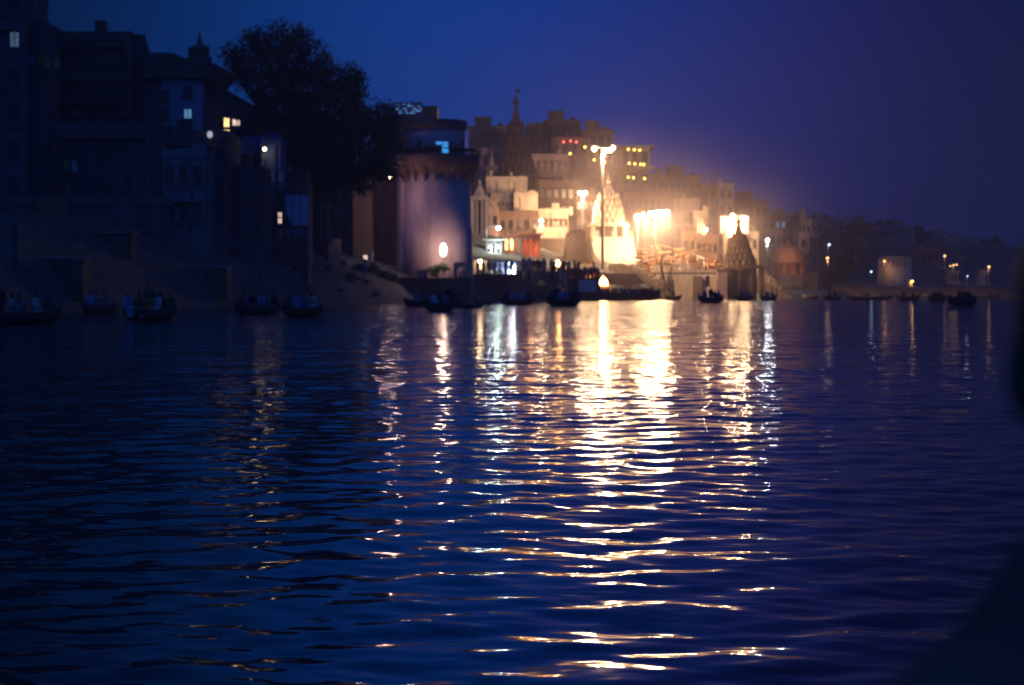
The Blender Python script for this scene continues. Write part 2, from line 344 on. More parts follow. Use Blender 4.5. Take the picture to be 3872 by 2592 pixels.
# ------------------------------------------------------------------ houses
_wc = {}
def win_mesh(w_, h, kind):
    k = (round(w_, 1), round(h, 1), kind)
    if k not in _wc:
        w_, h = k[0], k[1]; t = .08
        f = MB().box(-w_/2, -w_/2+t, -.1, 0, 0, h).box(w_/2-t, w_/2, -.1, 0, 0, h).box(-w_/2+t, w_/2-t, -.1, 0, 0, t).box(-w_/2+t, w_/2-t, -.1, 0, h-t, h).box(-.03, .03, -.07, 0, t, h-t)
        f.box(-w_/2-.12, w_/2+.12, -.32, -.1, -.12, 0)
        p = MB().box(-w_/2+.04, w_/2-.04, -.045, -.01, .04, h-.04)
        _wc[k] = (f.mesh('window', M['frame']), p.mesh('pane', M['glass'] if kind == 'dark' else E[kind]))  # dark panes are near-black sheets painting the unlit void
    return _wc[k]
def house(label, u0, u1, vt, Y, m='brown', nf=3, nc=4, depth=9, fh=3.1, ww=.9, wh=1.4, lit={}, balc=(), roof='parapet', rot=0, name='house', cat='house', skip=(), arch=False, slabs=None, wt=.7, vb=None, extra=None):
    x0, x1 = X(u0, Y), X(u1, Y); W = x1-x0; cx = (x0+x1)/2
    g = min(sz(x0, Y), sz(x1, Y), sz(cx, Y))-.6
    if vb: g = min(g, Z(vb, Y))
    root = thing(name, label, cat, (cx, Y, g), R(rot)); H = Z(vt, Y)-g
    b = MB().box(-W/2, W/2, 0, depth, 0, H)
    nf = min(nf, max(0, int((H-1)/fh))); z = H-wt; cw = W/nc; ww = min(ww, cw*.6)
    T = .25
    b.box(-W/2, W/2, -T, 0, z, H)
    for r in range(nf):
        zt, zb = z, z-wh
        for c in range(nc+1):
            xa = -W/2 if c == 0 else -W/2+(c-.5)*cw+ww/2
            xb = W/2 if c == nc else -W/2+(c+.5)*cw-ww/2
            b.box(xa, xb, -T, 0, zb, zt)
        for c in range(nc):
            if (r, c) in skip: b.box(-W/2+(c+.5)*cw-ww/2, -W/2+(c+.5)*cw+ww/2, -T, 0, zb, zt); continue
            fm, pm = win_mesh(ww, wh, lit.get((r, c), 'dark'))
            wo = inst(fm, 'window', root, (-W/2+(c+.5)*cw, -.012, zb)); inst(pm, 'pane', wo)
        b.box(-W/2, W/2, -T, 0, zt-fh, zb) if zt-fh > 0 else b.box(-W/2, W/2, -T, 0, 0, zb)
        z = zt-fh
        if r in balc:
            s = MB().box(-W*.46, W*.46, -1.3, -T, zb-.5, zb-.36)
            s.box(-W*.46, W*.46, -1.3, -1.24, zb+.35, zb+.42)
            k = int(W*.92/.35)
            for i in range(k+1): s.box(-W*.46+i*(W*.92-.05)/k, -W*.46+i*(W*.92-.05)/k+.05, -1.29, -1.25, zb-.36, zb+.35)
            s.build('balcony', M[m], root)
    if z > 0: b.box(-W/2, W/2, -T, 0, 0, z)
    hr = random.Random(int(u0*13+vt*7+Y)); zz = H-wt+.22
    for q_ in range(nf):
        if hr.random() < .75: b.box(-W/2-.06, W/2+.06, -T-.14, -T-.002, zz-fh+.9, zz-fh+1.02)
        zz -= fh
    b.build('wall', M[m], root)
    if nf:
        zz = H-wt
        for q_ in range(nf):
            if hr.random() < .6 and not slabs and W > 2:
                xa = -W/2+.1+hr.random()*W*.2; xb = W/2-.1-hr.random()*W*.3
                MB().add([(xa, -T-.003, zz+.14), (xb, -T-.003, zz+.14), (xb, -T-.75, zz-.02), (xa, -T-.75, zz-.02), (xa, -T-.003, zz+.2), (xb, -T-.003, zz+.2), (xb, -T-.75, zz+.03), (xa, -T-.75, zz+.03)], [(0, 3, 2, 1), (4, 5, 6, 7), (0, 1, 5, 4), (1, 2, 6, 5), (2, 3, 7, 6), (3, 0, 4, 7)]).build('sunshade', M[m], root)
            zz -= fh
        px_ = (hr.random()-.5)*W*.85; MB().tube([(px_, -T-.1, H-.1), (px_+.05, -T-.1, H-2.5), (px_, -T-.1, max(.2, H-nf*fh-2))], .06, 5).build('drainpipe', M['rail'], root)
        if hr.random() < .5:
            zl_ = H-wt-fh*hr.randrange(nf)-wh-.55; x_ = -W*.3
            for q_ in range(hr.randrange(2, 5)):
                w2 = hr.uniform(.35, .7); MB().box(x_, x_+w2, -T-.5, -T-.48, zl_-hr.uniform(.5, 1.0), zl_).build('hanging_cloth', CL[hr.choice(['white', 'blue', 'orange', 'grey', 'yellow'])], root); x_ += w2+hr.uniform(.05, .5)
    r = MB()
    if slabs:                                    # deep concrete roof and floor slabs
        for i in range(slabs): r.box(-W/2-.9, W/2+.9, -1.5, depth+.3, H-.0-i*fh, H+.38-i*fh) if i == 0 else r.box(-W/2-.9, W/2+.9, -1.5, -T-.003, H-i*fh, H+.75-i*fh)
        r.build('floor_slab', M[m], root)
    elif roof == 'parapet' or roof == 'room':
        for q_ in range(hr.randrange(1, 4)):
            xx_ = (hr.random()-.5)*W*.8; w2 = hr.uniform(.3, 1.3); r.box(xx_-w2/2, xx_+w2/2, .8+q_*1.6, 1.9+q_*1.6, H+.16, H+hr.uniform(.8, 1.9))
        xx_ = (hr.random()-.5)*W*.7; MB().tube([(xx_, .4, H), (xx_, .4, H+hr.uniform(1.5, 3.2))], .035, 4).build('aerial', M['rail'], root)
        r.box(-W/2-.12, W/2+.12, -T-.12, depth+.1, H, H+.16)
        r.box(-W/2-.02, W/2+.02, -T-.05, -T+.15, H+.16, H+.75); r.box(-W/2-.02, -W/2+.18, -T+.15, depth, H+.16, H+.75); r.box(W/2-.18, W/2+.02, -T+.15, depth, H+.16, H+.75)
        ro = r.build('roof', M[m], root)
        if roof == 'room':
            MB().box(-W*.35, W*.05, 1.5, 5, H+.16, H+2.5).box(-W*.38, W*.08, 1.3, 5.2, H+2.5, H+2.66).build('rooftop_room', M[m], root)
            MB().lathe([(.5, H+.16), (.52, H+1.1), (.3, H+1.35), (.12, H+1.4)], W*.3, 2, 12).build('water_tank', M['rail'], root)
    elif roof == 'gable':
        r.add([(-W/2-.6, -.9, H), (W/2+.6, -.9, H), (W/2+.6, depth+.6, H), (-W/2-.6, depth+.6, H), (-W/2+.6, depth/2, H+W*.22), (W/2-.6, depth/2, H+W*.22)],
              [(0, 1, 5, 4), (2, 3, 4, 5), (1, 2, 5), (3, 0, 4), (0, 3, 2, 1)]); r.build('roof', M[m], root)
    return root, W, H, g
# ===== left bank, from the frame edge to the tower
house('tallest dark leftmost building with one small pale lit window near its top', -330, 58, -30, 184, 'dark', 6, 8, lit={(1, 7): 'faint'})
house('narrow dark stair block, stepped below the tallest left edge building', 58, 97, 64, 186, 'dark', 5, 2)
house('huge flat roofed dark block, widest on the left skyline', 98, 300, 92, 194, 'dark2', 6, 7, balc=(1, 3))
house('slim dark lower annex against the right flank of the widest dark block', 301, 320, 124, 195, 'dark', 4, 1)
# building with deep flared eaves and roof turret
root, W, H, g = house('old house with deep flared eaves, a spired roof turret and pale blue upper wall', 328, 468, 180, 197, 'dark', 0, 4, depth=10, roof='none', name='eaved_house')
e = MB()
def PX(u): return X(u, 197)-root.location.x
def PZz(v): return Z(v, 197)-g
e.prism([(PX(322), PZz(182)), (PX(326), PZz(128)), (PX(334), PZz(123)), (PX(400), PZz(124)), (PX(424), PZz(135)), (PX(470), PZz(138)), (PX(514), PZz(158)), (PX(496), PZz(172)), (PX(488), PZz(188)), (PX(470), PZz(182))], -.9, 9.5)
e.build('roof', M['dark2'], root)
tx = PX(451); e = MB().lathe([(1.15, PZz(136)), (1.15, PZz(128)), (.85, PZz(126)), (.85, PZz(112)), (1.05, PZz(110)), (.8, PZz(103)), (.35, PZz(97)), (.16, PZz(93)), (.24, PZz(88)), (.07, PZz(80)), (.05, PZz(64))], tx, 1.5, 10)
tu = e.build('turret', M['dark2'], root)
for dx in (-.85, .85): MB().lathe([(.14, PZz(126)), (.16, PZz(116)), (.05, PZz(108)), (.02, PZz(98))], tx+dx, .9, 6).build('finial', M['dark2'], tu)
MB().box(PX(372), PX(466), -.33, -.253, PZz(312), PZz(186)).build('painted_panel', M['paleblue'], root)
for uw, vw, kd in ((377, 232, 'dark'), (377, 272, 'dark'), (431, 222, 'dark'), (431, 274, 'dimblue')):
    fm, pm = win_mesh(.9 if uw < 400 else .8, 1.0, kd); wo = inst(fm, 'window', root, (PX(uw), -.333, PZz(vw))); inst(pm, 'pane', wo)
# gabled house behind, lamp lit openings under its eave
root, W, H, g = house('dark house with a long sloping roof, warm lamplight glowing under its eave', 478, 640, 262, 226, 'dark2', 2, 6, roof='none', fh=3.2, lit={(0, 1): 'litwarm'}, ww=.8, wh=2.0, wt=.3)
MB().prism([(-W/2-.8, 1.0), (-W/2-.6, H-1.4+3.6), (-W/2+.6, H+3.2), (W/2+.5, H-.9), (W/2+.5, H-1.2), (W*.1, H-.9), (-W/2-.2, H+.0)][1:], -1.2, 9).build('roof', M['dark2'], root)
lamp_at(root, X(524, 226)-X(559, 226), -.7, Z(250, 226)-g, 25, AMB, 'litwarm', .22, True)
light('lamp_light', root, (X(541, 226)-X(559, 226), -1.0, Z(262, 226)-g), 120, AMB, .2)
fm, pm = win_mesh(1.0, 2.4, 'litwarm'); 
for uw, vw, k in ((541, 290, 'litpale'), (527, 268, 'litwarm')):
    fm, pm = win_mesh(.7 if k == 'litwarm' else .9, 1.0 if k == 'litwarm' else 1.9, k); wo = inst(fm, 'window', root, (X(uw, 226)-X(559, 226), -.262, Z(vw, 226)-g)); inst(pm, 'pane', wo)
MB().box(X(514, 226)-X(559, 226), X(560, 226)-X(559, 226), -2.0, -.26, Z(298, 226)-g, Z(294, 226)-g).build('balcony', M['grey'], root)
house('dark old house wall below the eaved house, one dim globe lamp hung at its corner', 372, 520, 318, 193, 'dark', 2, 5, wh=1.2)
r_ = thing('globe_lamp', 'dim white globe lamp on a bracket beside the pale blue wall', 'lamp', (X(480, 192), 192, Z(308, 192)))
MB().ball((0, 0, 0), .26, 12, 8, (1, 1, 1.25)).build('globe', E['dimwhite'], r_, smooth=True); MB().box(-.04, .04, .2, 1.0, -.05, .05).build('bracket', M['rail'], r_)
house('low blue painted house with flat terrace left of the small rooftop lamp', 520, 598, 338, 210, 'blue', 1, 3, depth=7, wh=1.2)
house('taller rounded blue water house directly under the small rooftop lamp', 599, 642, 334, 207, 'blue', 1, 1, depth=5, skip=((0, 0),))
post('small round yellowish lamp on the blue house roof', [(606, 342, 14, WARM, 'softwarm', .17)], 206.2, pr=.05)
house('dark terrace house with a faded teal facade on the left bank', 372, 470, 362, 188, 'teal', 2, 3, depth=6, wh=1.6)
house('sooty wide house left of the faded teal facade', 96, 370, 300, 189, 'dark', 4, 9, depth=7, balc=(1,))
house('dark narrow house right of the faded teal facade', 471, 600, 400, 196, 'dark', 2, 4, depth=7)
house('low dark rear house under the big tree', 560, 702, 408, 214, 'dark2', 2, 5, depth=7)
house('low dark retaining house front above the left steps', 20, 370, 470, 181, 'dark', 1, 10, depth=5, wh=1.5)
# yellow doorway panel at far left
r_ = thing('canvas_awning', 'dull yellow canvas awning hanging on the dark left bank', 'awning', (X(120, 178), 178, Z(502, 178)))
MB().box(-1.25, 1.25, 0, .06, 0, 1.7).build('canvas', mat('dull yellow canvas', (.30, .19, .07), None, 2), r_)
for sx in (-1.2, 1.2): MB().tube([(sx, .12, -3), (sx, .12, 1.8)], .05, 6).build('pole', M['bamboo'], r_)
r_ = tag(MB().tube([(X(75, 150), 150, Z(600, 150)), (X(120, 152), 152, Z(500, 152)), (X(160, 154), 154, Z(425, 154))], .035, 6).build('bamboo_pole', M['bamboo']), 'long slanting bamboo pole on the left bank near the yellow awning', 'pole')
# shed with three pale panels
root, W, H, g = house('small shed faced with three pale blue sheets, bright lit window at its left end', 652, 706, 446, 206, 'dark', 0, 1, depth=4, roof='parapet', vb=520, name='shed', cat='shed')
for i in range(3):
    MB().prism([(-W/2+i*W/3+.03, H-(2.9 if i else 1.6)), (-W/2+(i+1)*W/3-.04, H-2.9), (-W/2+(i+1)*W/3-.04, H-.05), (-W/2+i*W/3+.03, H-.05)], -.31, -.256).build('wall_sheet', M['sheet'], root)
root, W, H, g = house('tiny dark guard hut with one tall glowing window beside the pale sheet shed', 630, 651, 470, 205, 'dark', 1, 1, depth=3, wh=1.25, ww=.52, fh=1.8, lit={(0, 0): 'litpale'}, name='hut', cat='hut', wt=.55)
root = thing('bamboo_gate', 'empty yellowish bamboo gate frame right of the pale sheet shed', 'gate', (X(730, 207), 207, Z(545, 207)))
hh = Z(465, 207)-Z(545, 207); MB().tube([(-1.05, 0, hh-.15), (0, 0, hh-.25), (1.05, 0, hh)], .07, 6).build('crossbar', M['bamboo'], root)
for sx in (-1.0, .15, 1.0): MB().tube([(sx, .02, -.6), (sx, .02, hh-.2)], .05, 6).build('pole', M['bamboo'], root)
# walls left of the tower
root, W, H, g = house('tall dark masonry wall recessed between the buttress and the round tower', 848, 925, 385, 256, 'dark2', 0, 1, depth=9)
root, W, H, g = house('plain tall stone buttress with purple sheen left of the round tower', 808, 850, 398, 250, 'brown', 0, 1, depth=8, name='buttress', cat='buttress')
fm, pm = win_mesh(.62, 1.75, 'litpale'); wo = inst(fm, 'doorway', root, (X(836, 250)-root.location.x, -.262, Z(618, 250)-g)); inst(pm, 'lit_opening', wo)
light('lamp_light', root, (X(836, 250)-root.location.x, -1.0, Z(600, 250)-g), 30, WARM, .2)
house('dark flat roofed house behind the buttress and the lower tree crown', 700, 830, 430, 262, 'dark', 2, 5)
root = thing('wall_lamp', 'small round yellow lamp on a bracket left of the round tower', 'lamp', (X(893, 243), 243, Z(407, 243)))
lamp_at(root, 0, 0, 0, 300, (1, .60, .54), 'softwarm', .2); MB().tube([(0, 0, .3), (1.2, 3.0, .35), (2.2, 7, .2)], .05, 6).build('bracket', M['rail'], root)
# round tower
TY = 250; TX = X(1000, TY); tg = gz(TX, TY-4)-.8
root = thing('round_tower', 'tall round stone water tower with overhanging corbelled gallery and upper drum', 'tower', (TX, TY, tg))
def tz(v): return Z(v, TY-3.6)-tg
rb = 3.92
MB().lathe([(rb+.22, 0), (rb+.10, tz(520)), (rb, tz(517)), (rb-.08, tz(398))], n=48).build('shaft', M['tower'], root, smooth=True)
MB().lathe([(rb-.05, tz(398)), (rb+.5, tz(386)), (rb+1.05, tz(372)), (rb+1.1, tz(358)), (rb+1.0, tz(352)), (3.2, tz(352.01))], n=48).build('gallery', M['tower2'], root)
c = MB()
for i in range(20):
    a = 2*math.pi*i/20; d = Vector((math.cos(a), math.sin(a), 0)); s_ = Vector((-d.y, d.x, 0))*.34
    p = [d*(rb-.3), d*(rb+.95), d*(rb+.12)]; zt, zb = tz(376), tz(415)
    A = [p[0]-s_+Vector((0, 0, zt)), p[1]-s_+Vector((0, 0, zt)), p[2]-s_*.2+Vector((0, 0, zb)), p[0]+s_+Vector((0, 0, zt)), p[1]+s_+Vector((0, 0, zt)), p[2]+s_*.2+Vector((0, 0, zb))]
    c.add(A, [(0, 1, 2), (5, 4, 3), (0, 3, 4, 1), (1, 4, 5, 2), (2, 5, 3, 0)])
c.build('corbels', M['tower2'], root)
MB().lathe([(3.28, tz(352)), (3.24, tz(292))], n=40).build('upper_drum', M['tower'], root, smooth=True)
MB().lathe([(3.5, tz(292)), (3.55, tz(284)), (3.45, tz(274)), (3.2, tz(271))], n=40).build('roof', M['tower2'], root)
rl = MB()
for i in range(40):
    a = 2*math.pi*i/40; rl.tube([(4.7*math.cos(a), 4.7*math.sin(a), tz(352)), (4.7*math.cos(a), 4.7*math.sin(a), tz(340))], .02, 4)
rl.lathe([(4.72, tz(340)), (4.72, tz(339)), (4.66, tz(339)), (4.66, tz(340))], n=40); rl.build('railing', M['rail'], root)
for uc, v0_, v1_, w_, k in ((1018, 358, 324, .72, 'litblue'), (1005, 331, 324, .8, 'litblue')):
    lx = X(uc, TY-3.2)-TX; yy = -math.sqrt(3.26**2-lx*lx)
    MB().box(lx-w_/2-.08, lx+w_/2+.08, yy-.12, yy+.3, tz(v0_)-.08, tz(v1_)+.08).build('door_frame' if w_ < .75 else 'window_frame', M['frame'], root)
    MB().box(lx-w_/2, lx+w_/2, yy-.16, yy+.2, tz(v0_), tz(v1_)).build('lit_doorway' if w_ < .75 else 'lit_window', E[k], root)
for uc in (960, 1055):
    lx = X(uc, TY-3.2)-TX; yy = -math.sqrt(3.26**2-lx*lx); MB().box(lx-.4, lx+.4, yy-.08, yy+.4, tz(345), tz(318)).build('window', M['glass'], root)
# stair turret on tower's left flank
MB().lathe([(1.7, 0), (1.62, tz(400))], -3.0, .3, 8).build('stair_turret', M['tower'], root)
root = thing('tower_lamp', 'brightest white glowing lamp at the foot of the round tower', 'lamp', (X(1014, 243.4), 243.4, gz(X(1014, 243.4), 243.4)))
zl = Z(572, 243.4)-root.location.z
MB().tube([(0, .15, 0), (0, .15, zl-.3)], .06, 6).build('pole', M['metal'], root)
MB().ball((0, 0, zl), .34, 14, 10, (1, 1, 2.1)).build('lamp_globe', E['globe'], root, smooth=True)
light('lamp_light', root, (0, -1.5, zl), 330, (1, .62, .5), .45)
# shrine, pot and bush at the tower's foot
root = thing('shrine', 'little cream arched shrine at the right foot of the round tower', 'shrine', (X(1057, 242), 242, 2.76))
s_ = MB().box(-.95, -.55, -.4, .5, 0, 1.25).box(.5, .85, -.4, .5, 0, 1.0)
s_.prism([(-.55, 1.25), (-.55, 1.0), (-.4, 1.15), (0, 1.3), (.4, 1.15), (.5, 1.0), (.85, 1.0), (.6, 1.5), (.1, 1.75), (-.95, 1.7), (-.95, 1.25)], -.4, .5); s_.build('arch', M['cream'], root)
MB().lathe([(.32, 0), (.42, .25), (.3, .5), (.05, .62)], 0, -.1, 12).build('idol', M['white'], root)
r_ = tag(MB().box(-.6, .6, 0, 1, 0, .9).build('stone_trough', M['grey'], None, (X(965, 241.9), 241.9, 2.76)), 'squat grey stone trough left of the bush at the tower foot', 'trough')
def leafmass(name, lobes, n_, size, m, parent, seed=1, clump=.9):
    r = random.Random(seed); v = []; f = []
    tot = sum(a[3]**2 for a in lobes)
    for (cx, cy_, cz, rad) in lobes:
        k = int(n_*rad**2/tot); ncl = max(6, int(k/38))
        for c_ in range(ncl):
            d = Vector((r.gauss(0, 1), r.gauss(0, 1), r.gauss(0, 1))).normalized()*rad*(r.uniform(.45, 1.02)); cc = Vector((cx, cy_, cz))+d
            for i in range(k//ncl):
                p = cc+Vector((r.gauss(0, 1), r.gauss(0, 1), r.gauss(0, .8)))*clump*.5
                a = Vector((r.gauss(0, 1), r.gauss(0, 1), r.gauss(0, 1))).normalized(); b = a.orthogonal().normalized(); c2 = a.cross(b)
                s_ = size*r.uniform(.6, 1.3); j = len(v)
                v += [tuple(p-b*s_), tuple(p+c2*s_*.45), tuple(p+b*s_), tuple(p-c2*s_*.45)]; f.append((j, j+1, j+2, j+3))
    me = bpy.data.meshes.new(name); me.from_pydata(v, [], f); me.update(); me.materials.append(m)
    o = bpy.data.objects.new(name, me); COL.objects.link(o); o.parent = parent; return o
root = thing('garden_bush', 'green bush lit from above by the lamp at the tower foot', 'bush', (X(1000, 242.0), 242.0, 2.74))
leafmass('foliage', [(-.75, 0, .8, .55), (0, 0, 1.1, .5), (.7, .1, 1.2, .45), (-.3, 0, .6, .5), (1.1, 0, 1.1, .25)], 2600, .09, M['bush'], root, 4, .25)
st = MB()
for a in (-.6, -.2, .2, .6): st.tube([(a*.3, 0, 0), (a, 0, .6), (a*1.4, 0, 1.1)], [.05, .035, .02], 5)
st.build('stem', M['bark'], root)
# embankments below tower and lit quarter
def embank(label, u0, u1, vt, Y, m, depth=6):
    x0, x1 = X(u0, Y), X(u1, Y); zt = Z(vt, Y)
    r_ = thing('embankment_wall', label, 'wall', ((x0+x1)/2, Y, 0)); W = (x1-x0)/2
    MB().frus(0, depth/2, -1.2, zt-.15, W, depth/2+.3, W, depth/2).build('wall', M[m], r_); MB().box(-W-.08, W+.08, -.1, depth+.1, zt-.15, zt).build('coping', M[m], r_)
    return r_
embank('dark low river wall below the round tower and bush', 905, 1078, 636, 240.5, 'dark2', 3)
embank('long dark quay wall between the round tower and the first fire', 1079, 1190, 627, 259, 'dark2', 5)
embank('low dark quay wall in the middle, under the crowd by the fire', 1191, 1274, 652, 272, 'dark2', 6)
embank('dark quay wall with pale panels just left of the big round fire', 1275, 1372, 637, 291, 'brown2', 7)
for i, (u0, u1, d, h, lb) in enumerate(((70, 190, 5.0, 1.3, 'long low dark landing platform at the leftmost water edge'), (232, 300, 12, 1.6, 'square dark stone platform halfway up the left steps'), (420, 520, 5.0, 1.1, 'low dark landing platform between the two left boat groups'), (585, 640, 10.5, 1.7, 'small dark stone plinth on the steps below the sheet shed'))):
    Y = shoreY((u0+u1)/2)+d; x0, x1 = X(u0, Y), X(u1, Y); zb_ = sz((x0+x1)/2, Y)
    rt = thing('landing_platform', lb, 'platform', ((x0+x1)/2, Y, zb_-1.5)); W = (x1-x0)/2
    MB().box(-W, W, 0, 2.6, 0, 1.5+h-.14).build('masonry', M['dark2'], rt); MB().box(-W-.12, W+.12, -.12, 2.7, 1.5+h-.14, 1.5+h).build('slab', M['grey'], rt)
r_ = MB().box(-1.2, 1.2, -.03, .03, 0, 1.5).build('painted_panel', M['sheet'], None, (X(1344, 290.5)-0, 290.6, 1.2)); tag(r_, 'pale blue painted board fixed on the dark quay wall left of the round fire', 'board')
# ===== big tree and other trees
def tree(label, u, vb, Y, lobes, n_, size, seed, name='leafy_tree', trunk=.6, m='leaf', clump=.9):
    x = X(u, Y); g = gz(x, Y)-.3; root = thing(name, label, 'tree', (x, Y, g)); r = random.Random(seed)
    L = [(X(a, Y)-x, dy, Z(b, Y)-g, c_/F*Y) for a, b, c_, dy in lobes]
    t = MB(); zc = sum(q[2] for q in L)/len(L); top = zc*.75
    t.tube([(0, 0, 0), (.2, 0, top*.4), (-.2, .1, top*.75), (0, 0, top)], [trunk, trunk*.75, trunk*.6, trunk*.4], 9)
    for q in L:
        s_ = r.uniform(.35, .7)*top; e_ = Vector((q[0], q[1], q[2])); t.tube([(0, 0, s_), Vector((e_.x*.5, e_.y*.5, (s_+e_.z)*.5+.4)), e_], [trunk*.4, trunk*.22, .05], 6)
        for _ in range(3):
            d = Vector((r.gauss(0, 1), r.gauss(0, 1), r.gauss(0, 1))).normalized()*q[3]*.8
            t.tube([e_*.8+Vector((0, 0, s_*.2)), e_+d], [.1, .03], 4)
    t.build('trunk', M['bark'], root); leafmass('crown', L, n_, size, M[m], root, seed, clump); return root
BL = [(590, 95, 34, 0), (640, 88, 36, 1), (690, 100, 36, -1), (555, 130, 30, 0), (610, 135, 40, 1), (670, 145, 44, 0), (725, 150, 36, 1), (540, 155, 24, 0), (580, 185, 36, -1), (640, 195, 44, 0), (705, 200, 46, 1),
      (760, 185, 36, 0), (800, 175, 30, 1), (815, 205, 30, -1), (770, 225, 42, 0), (600, 235, 34, 1), (665, 245, 46, -1), (720, 255, 46, 0), (815, 250, 32, 1), (620, 285, 36, 0), (685, 300, 50, -1), (745, 300, 50, 1),
      (800, 290, 44, 0), (850, 275, 34, 0), (882, 262, 26, 1), (890, 295, 30, -1), (845, 325, 44, 0), (660, 350, 40, 0), (720, 355, 48, 1), (785, 355, 48, 0), (870, 350, 40, 0), (895, 340, 22, 1), (700, 400, 40, 0), (760, 405, 44, 0), (825, 400, 46, 1), (870, 395, 34, 0), (535, 170, 14, 0), (520, 120, 12, 0)]
tree('huge dark spreading tree, tallest thing left of the round tower', 730, 470, 222, BL, 46000, .20, 5, 'spreading_tree', 1.1, clump=.95)
rb_ = random.Random(41)
for i, (u, d, h) in enumerate(((738, 9, .8), (772, 16, 1.1), (800, 8, .7), (822, 13, .9), (856, 12, 1.2), (876, 9, .8), (898, 7, .9))):
    Y = shoreY(u)+d; x_ = X(u, Y); root = thing('scrub_bush', nth_(i)+' low dark scrub bush from the left on the bank below the buttress', 'bush', (x_, Y, gz(x_, Y)-.05))
    leafmass('foliage', [(-.3*h, 0, h*.5, h*.5), (.35*h, .1, h*.45, h*.45), (0, 0, h*.75, h*.35)], 900, .11, M['bush'], root, 60+i, .3)
    MB().tube([(0, 0, 0), (.05, 0, h*.6)], [.05, .02], 5).build('stem', M['bark'], root)
for i in range(12):
    u = 640+22*i+rb_.uniform(-6, 6); d = rb_.uniform(2.5, 9); Y = shoreY(u)+d; x_ = X(u, Y); b = MB().ball((0, 0, .1), rb_.uniform(.25, .6), 9, 6, (1.3, 1, .7))
    b.v = [(p[0]+rb_.uniform(-.07, .07), p[1]+rb_.uniform(-.07, .07), p[2]+rb_.uniform(-.06, .06)) for p in b.v]
    tag(b.build('boulder', M['stone'], None, (x_, Y, sz(x_, Y))), nth_(i)+' grey boulder from the left along the dark water edge', 'boulder', 'boulders on the bank')
# building with pale blue fairy lights behind the tree
root, W, H, g = house('rooftop behind the big tree strung with pale blue fairy lights', 862, 1000, 262, 300, 'dark', 2, 6, depth=8, roof='none')
MB().box(-W*.2, W*.5, .5, 6, H, H+1.2).build('rooftop_room', M['dark'], root)
rr_ = random.Random(2)
for i in range(30):
    k_ = i/29; MB().box(-.12-rr_.random()*.12, .2, 0, .08, 0, .13).build('fairy_light', E['dimblue'], root, (X(905+57*k_, 300)-root.location.x, .2, Z(240+rr_.choice((0, 4, 10, 15, 20)), 300)-g))
MB().box(X(900, 300)-root.location.x, X(966, 300)-root.location.x, .32, .45, Z(266, 300)-g, Z(234, 300)-g).build('parapet', M['blue'], root)
# ===== the temple hill, back row
house('dark skyline house just right of the round tower', 1072, 1162, 297, 425, 'brown', 3, 5, roof='room')
house('lower brown house with a dark arched window right of the tower gallery', 1100, 1160, 348, 405, 'pink', 2, 3, wh=2.2, ww=1.2)
house('broad dark roof block, highest behind the temple spires', 1204, 1242, 292, 430, 'dark2', 3, 2)
house('highest dark roofed block with a ridge, centre of the skyline', 1243, 1328, 283, 430, 'dark2', 3, 5, roof='room')
root, W, H, g = house('brown skyline house with three red bulbs and dark arches', 1262, 1345, 322, 418, 'brown', 3, 4, wh=1.7)
for u, v in ((1289, 325), (1305, 323), (1318, 325)): lamp_at(root, X(u, 417)-root.location.x, -.9, Z(v, 417)-g, 0, AMB, 'red', .2, False)
house('brown house with rounded turret behind the floodlight mast', 1330, 1402, 306, 424, 'brown', 4, 4, roof='room')
root, W, H, g = house('modern stepped block with deep balconies and rows of yellow bulbs', 1398, 1462, 340, 415, 'brown', 4, 3, slabs=3, fh=4.2, wh=2.2)
for u, v in ((1375, 372), (1340, 337), (1310, 352), (1359, 366), (1383, 371)): pass
root2, W2, H2, g2 = house('narrow end bay of the balcony block carrying most of the yellow bulbs', 1463, 1486, 338, 414, 'grey', 4, 1, slabs=3, fh=4.3, wh=2.0, ww=1.2)
for u, v in ((1437, 342), (1451, 343), (1463, 344), (1439, 374), (1452, 375), (1465, 376), (1472, 377), (1437, 406), (1449, 407), (1474, 409)):
    lamp_at(root2, X(u, 412.2)-root2.location.x, -1.9, Z(v, 412.2)-g2, 0, AMB, 'yellow', .2, False)
r_ = thing('string_of_bulbs', 'few scattered yellow bulbs on a wire left of the floodlight mast', 'lights', (X(1340, 400), 400, Z(352, 400)))
for u, v in ((1304, 352), (1338, 337), (1359, 366), (1383, 371)): MB().ball((X(u, 400)-r_.location.x, 0, Z(v, 400)-r_.location.z), .2, 10, 6).build('bulb', E['yellow'], r_)
MB().tube([(X(1304, 400)-r_.location.x, .2, Z(350, 400)-r_.location.z), (X(1338, 400)-r_.location.x, .2, Z(335, 400)-r_.location.z), (X(1359, 400)-r_.location.x, .2, Z(364, 400)-r_.location.z), (X(1383, 400)-r_.location.x, .2, Z(369, 400)-r_.location.z)], .03, 4).build('wire', M['rail'], r_)
house('flat brown house stepping down right of the balcony block', 1487, 1520, 405, 412, 'brown', 3, 2)
house('long brown skyline house in lamp haze, right of centre', 1515, 1604, 410, 432, 'brown', 3, 6, roof='room')
house('square tower house on the right shoulder of the hill', 1605, 1672, 432, 428, 'brown', 4, 4, balc=(1,))
house('ornate corner house with pale cornice at the end of the high skyline', 1644, 1678, 428, 420, 'cream', 4, 2)
house('darker flat roofed house stepping down toward the right', 1678, 1758, 468, 432, 'brown', 3, 5, roof='room')
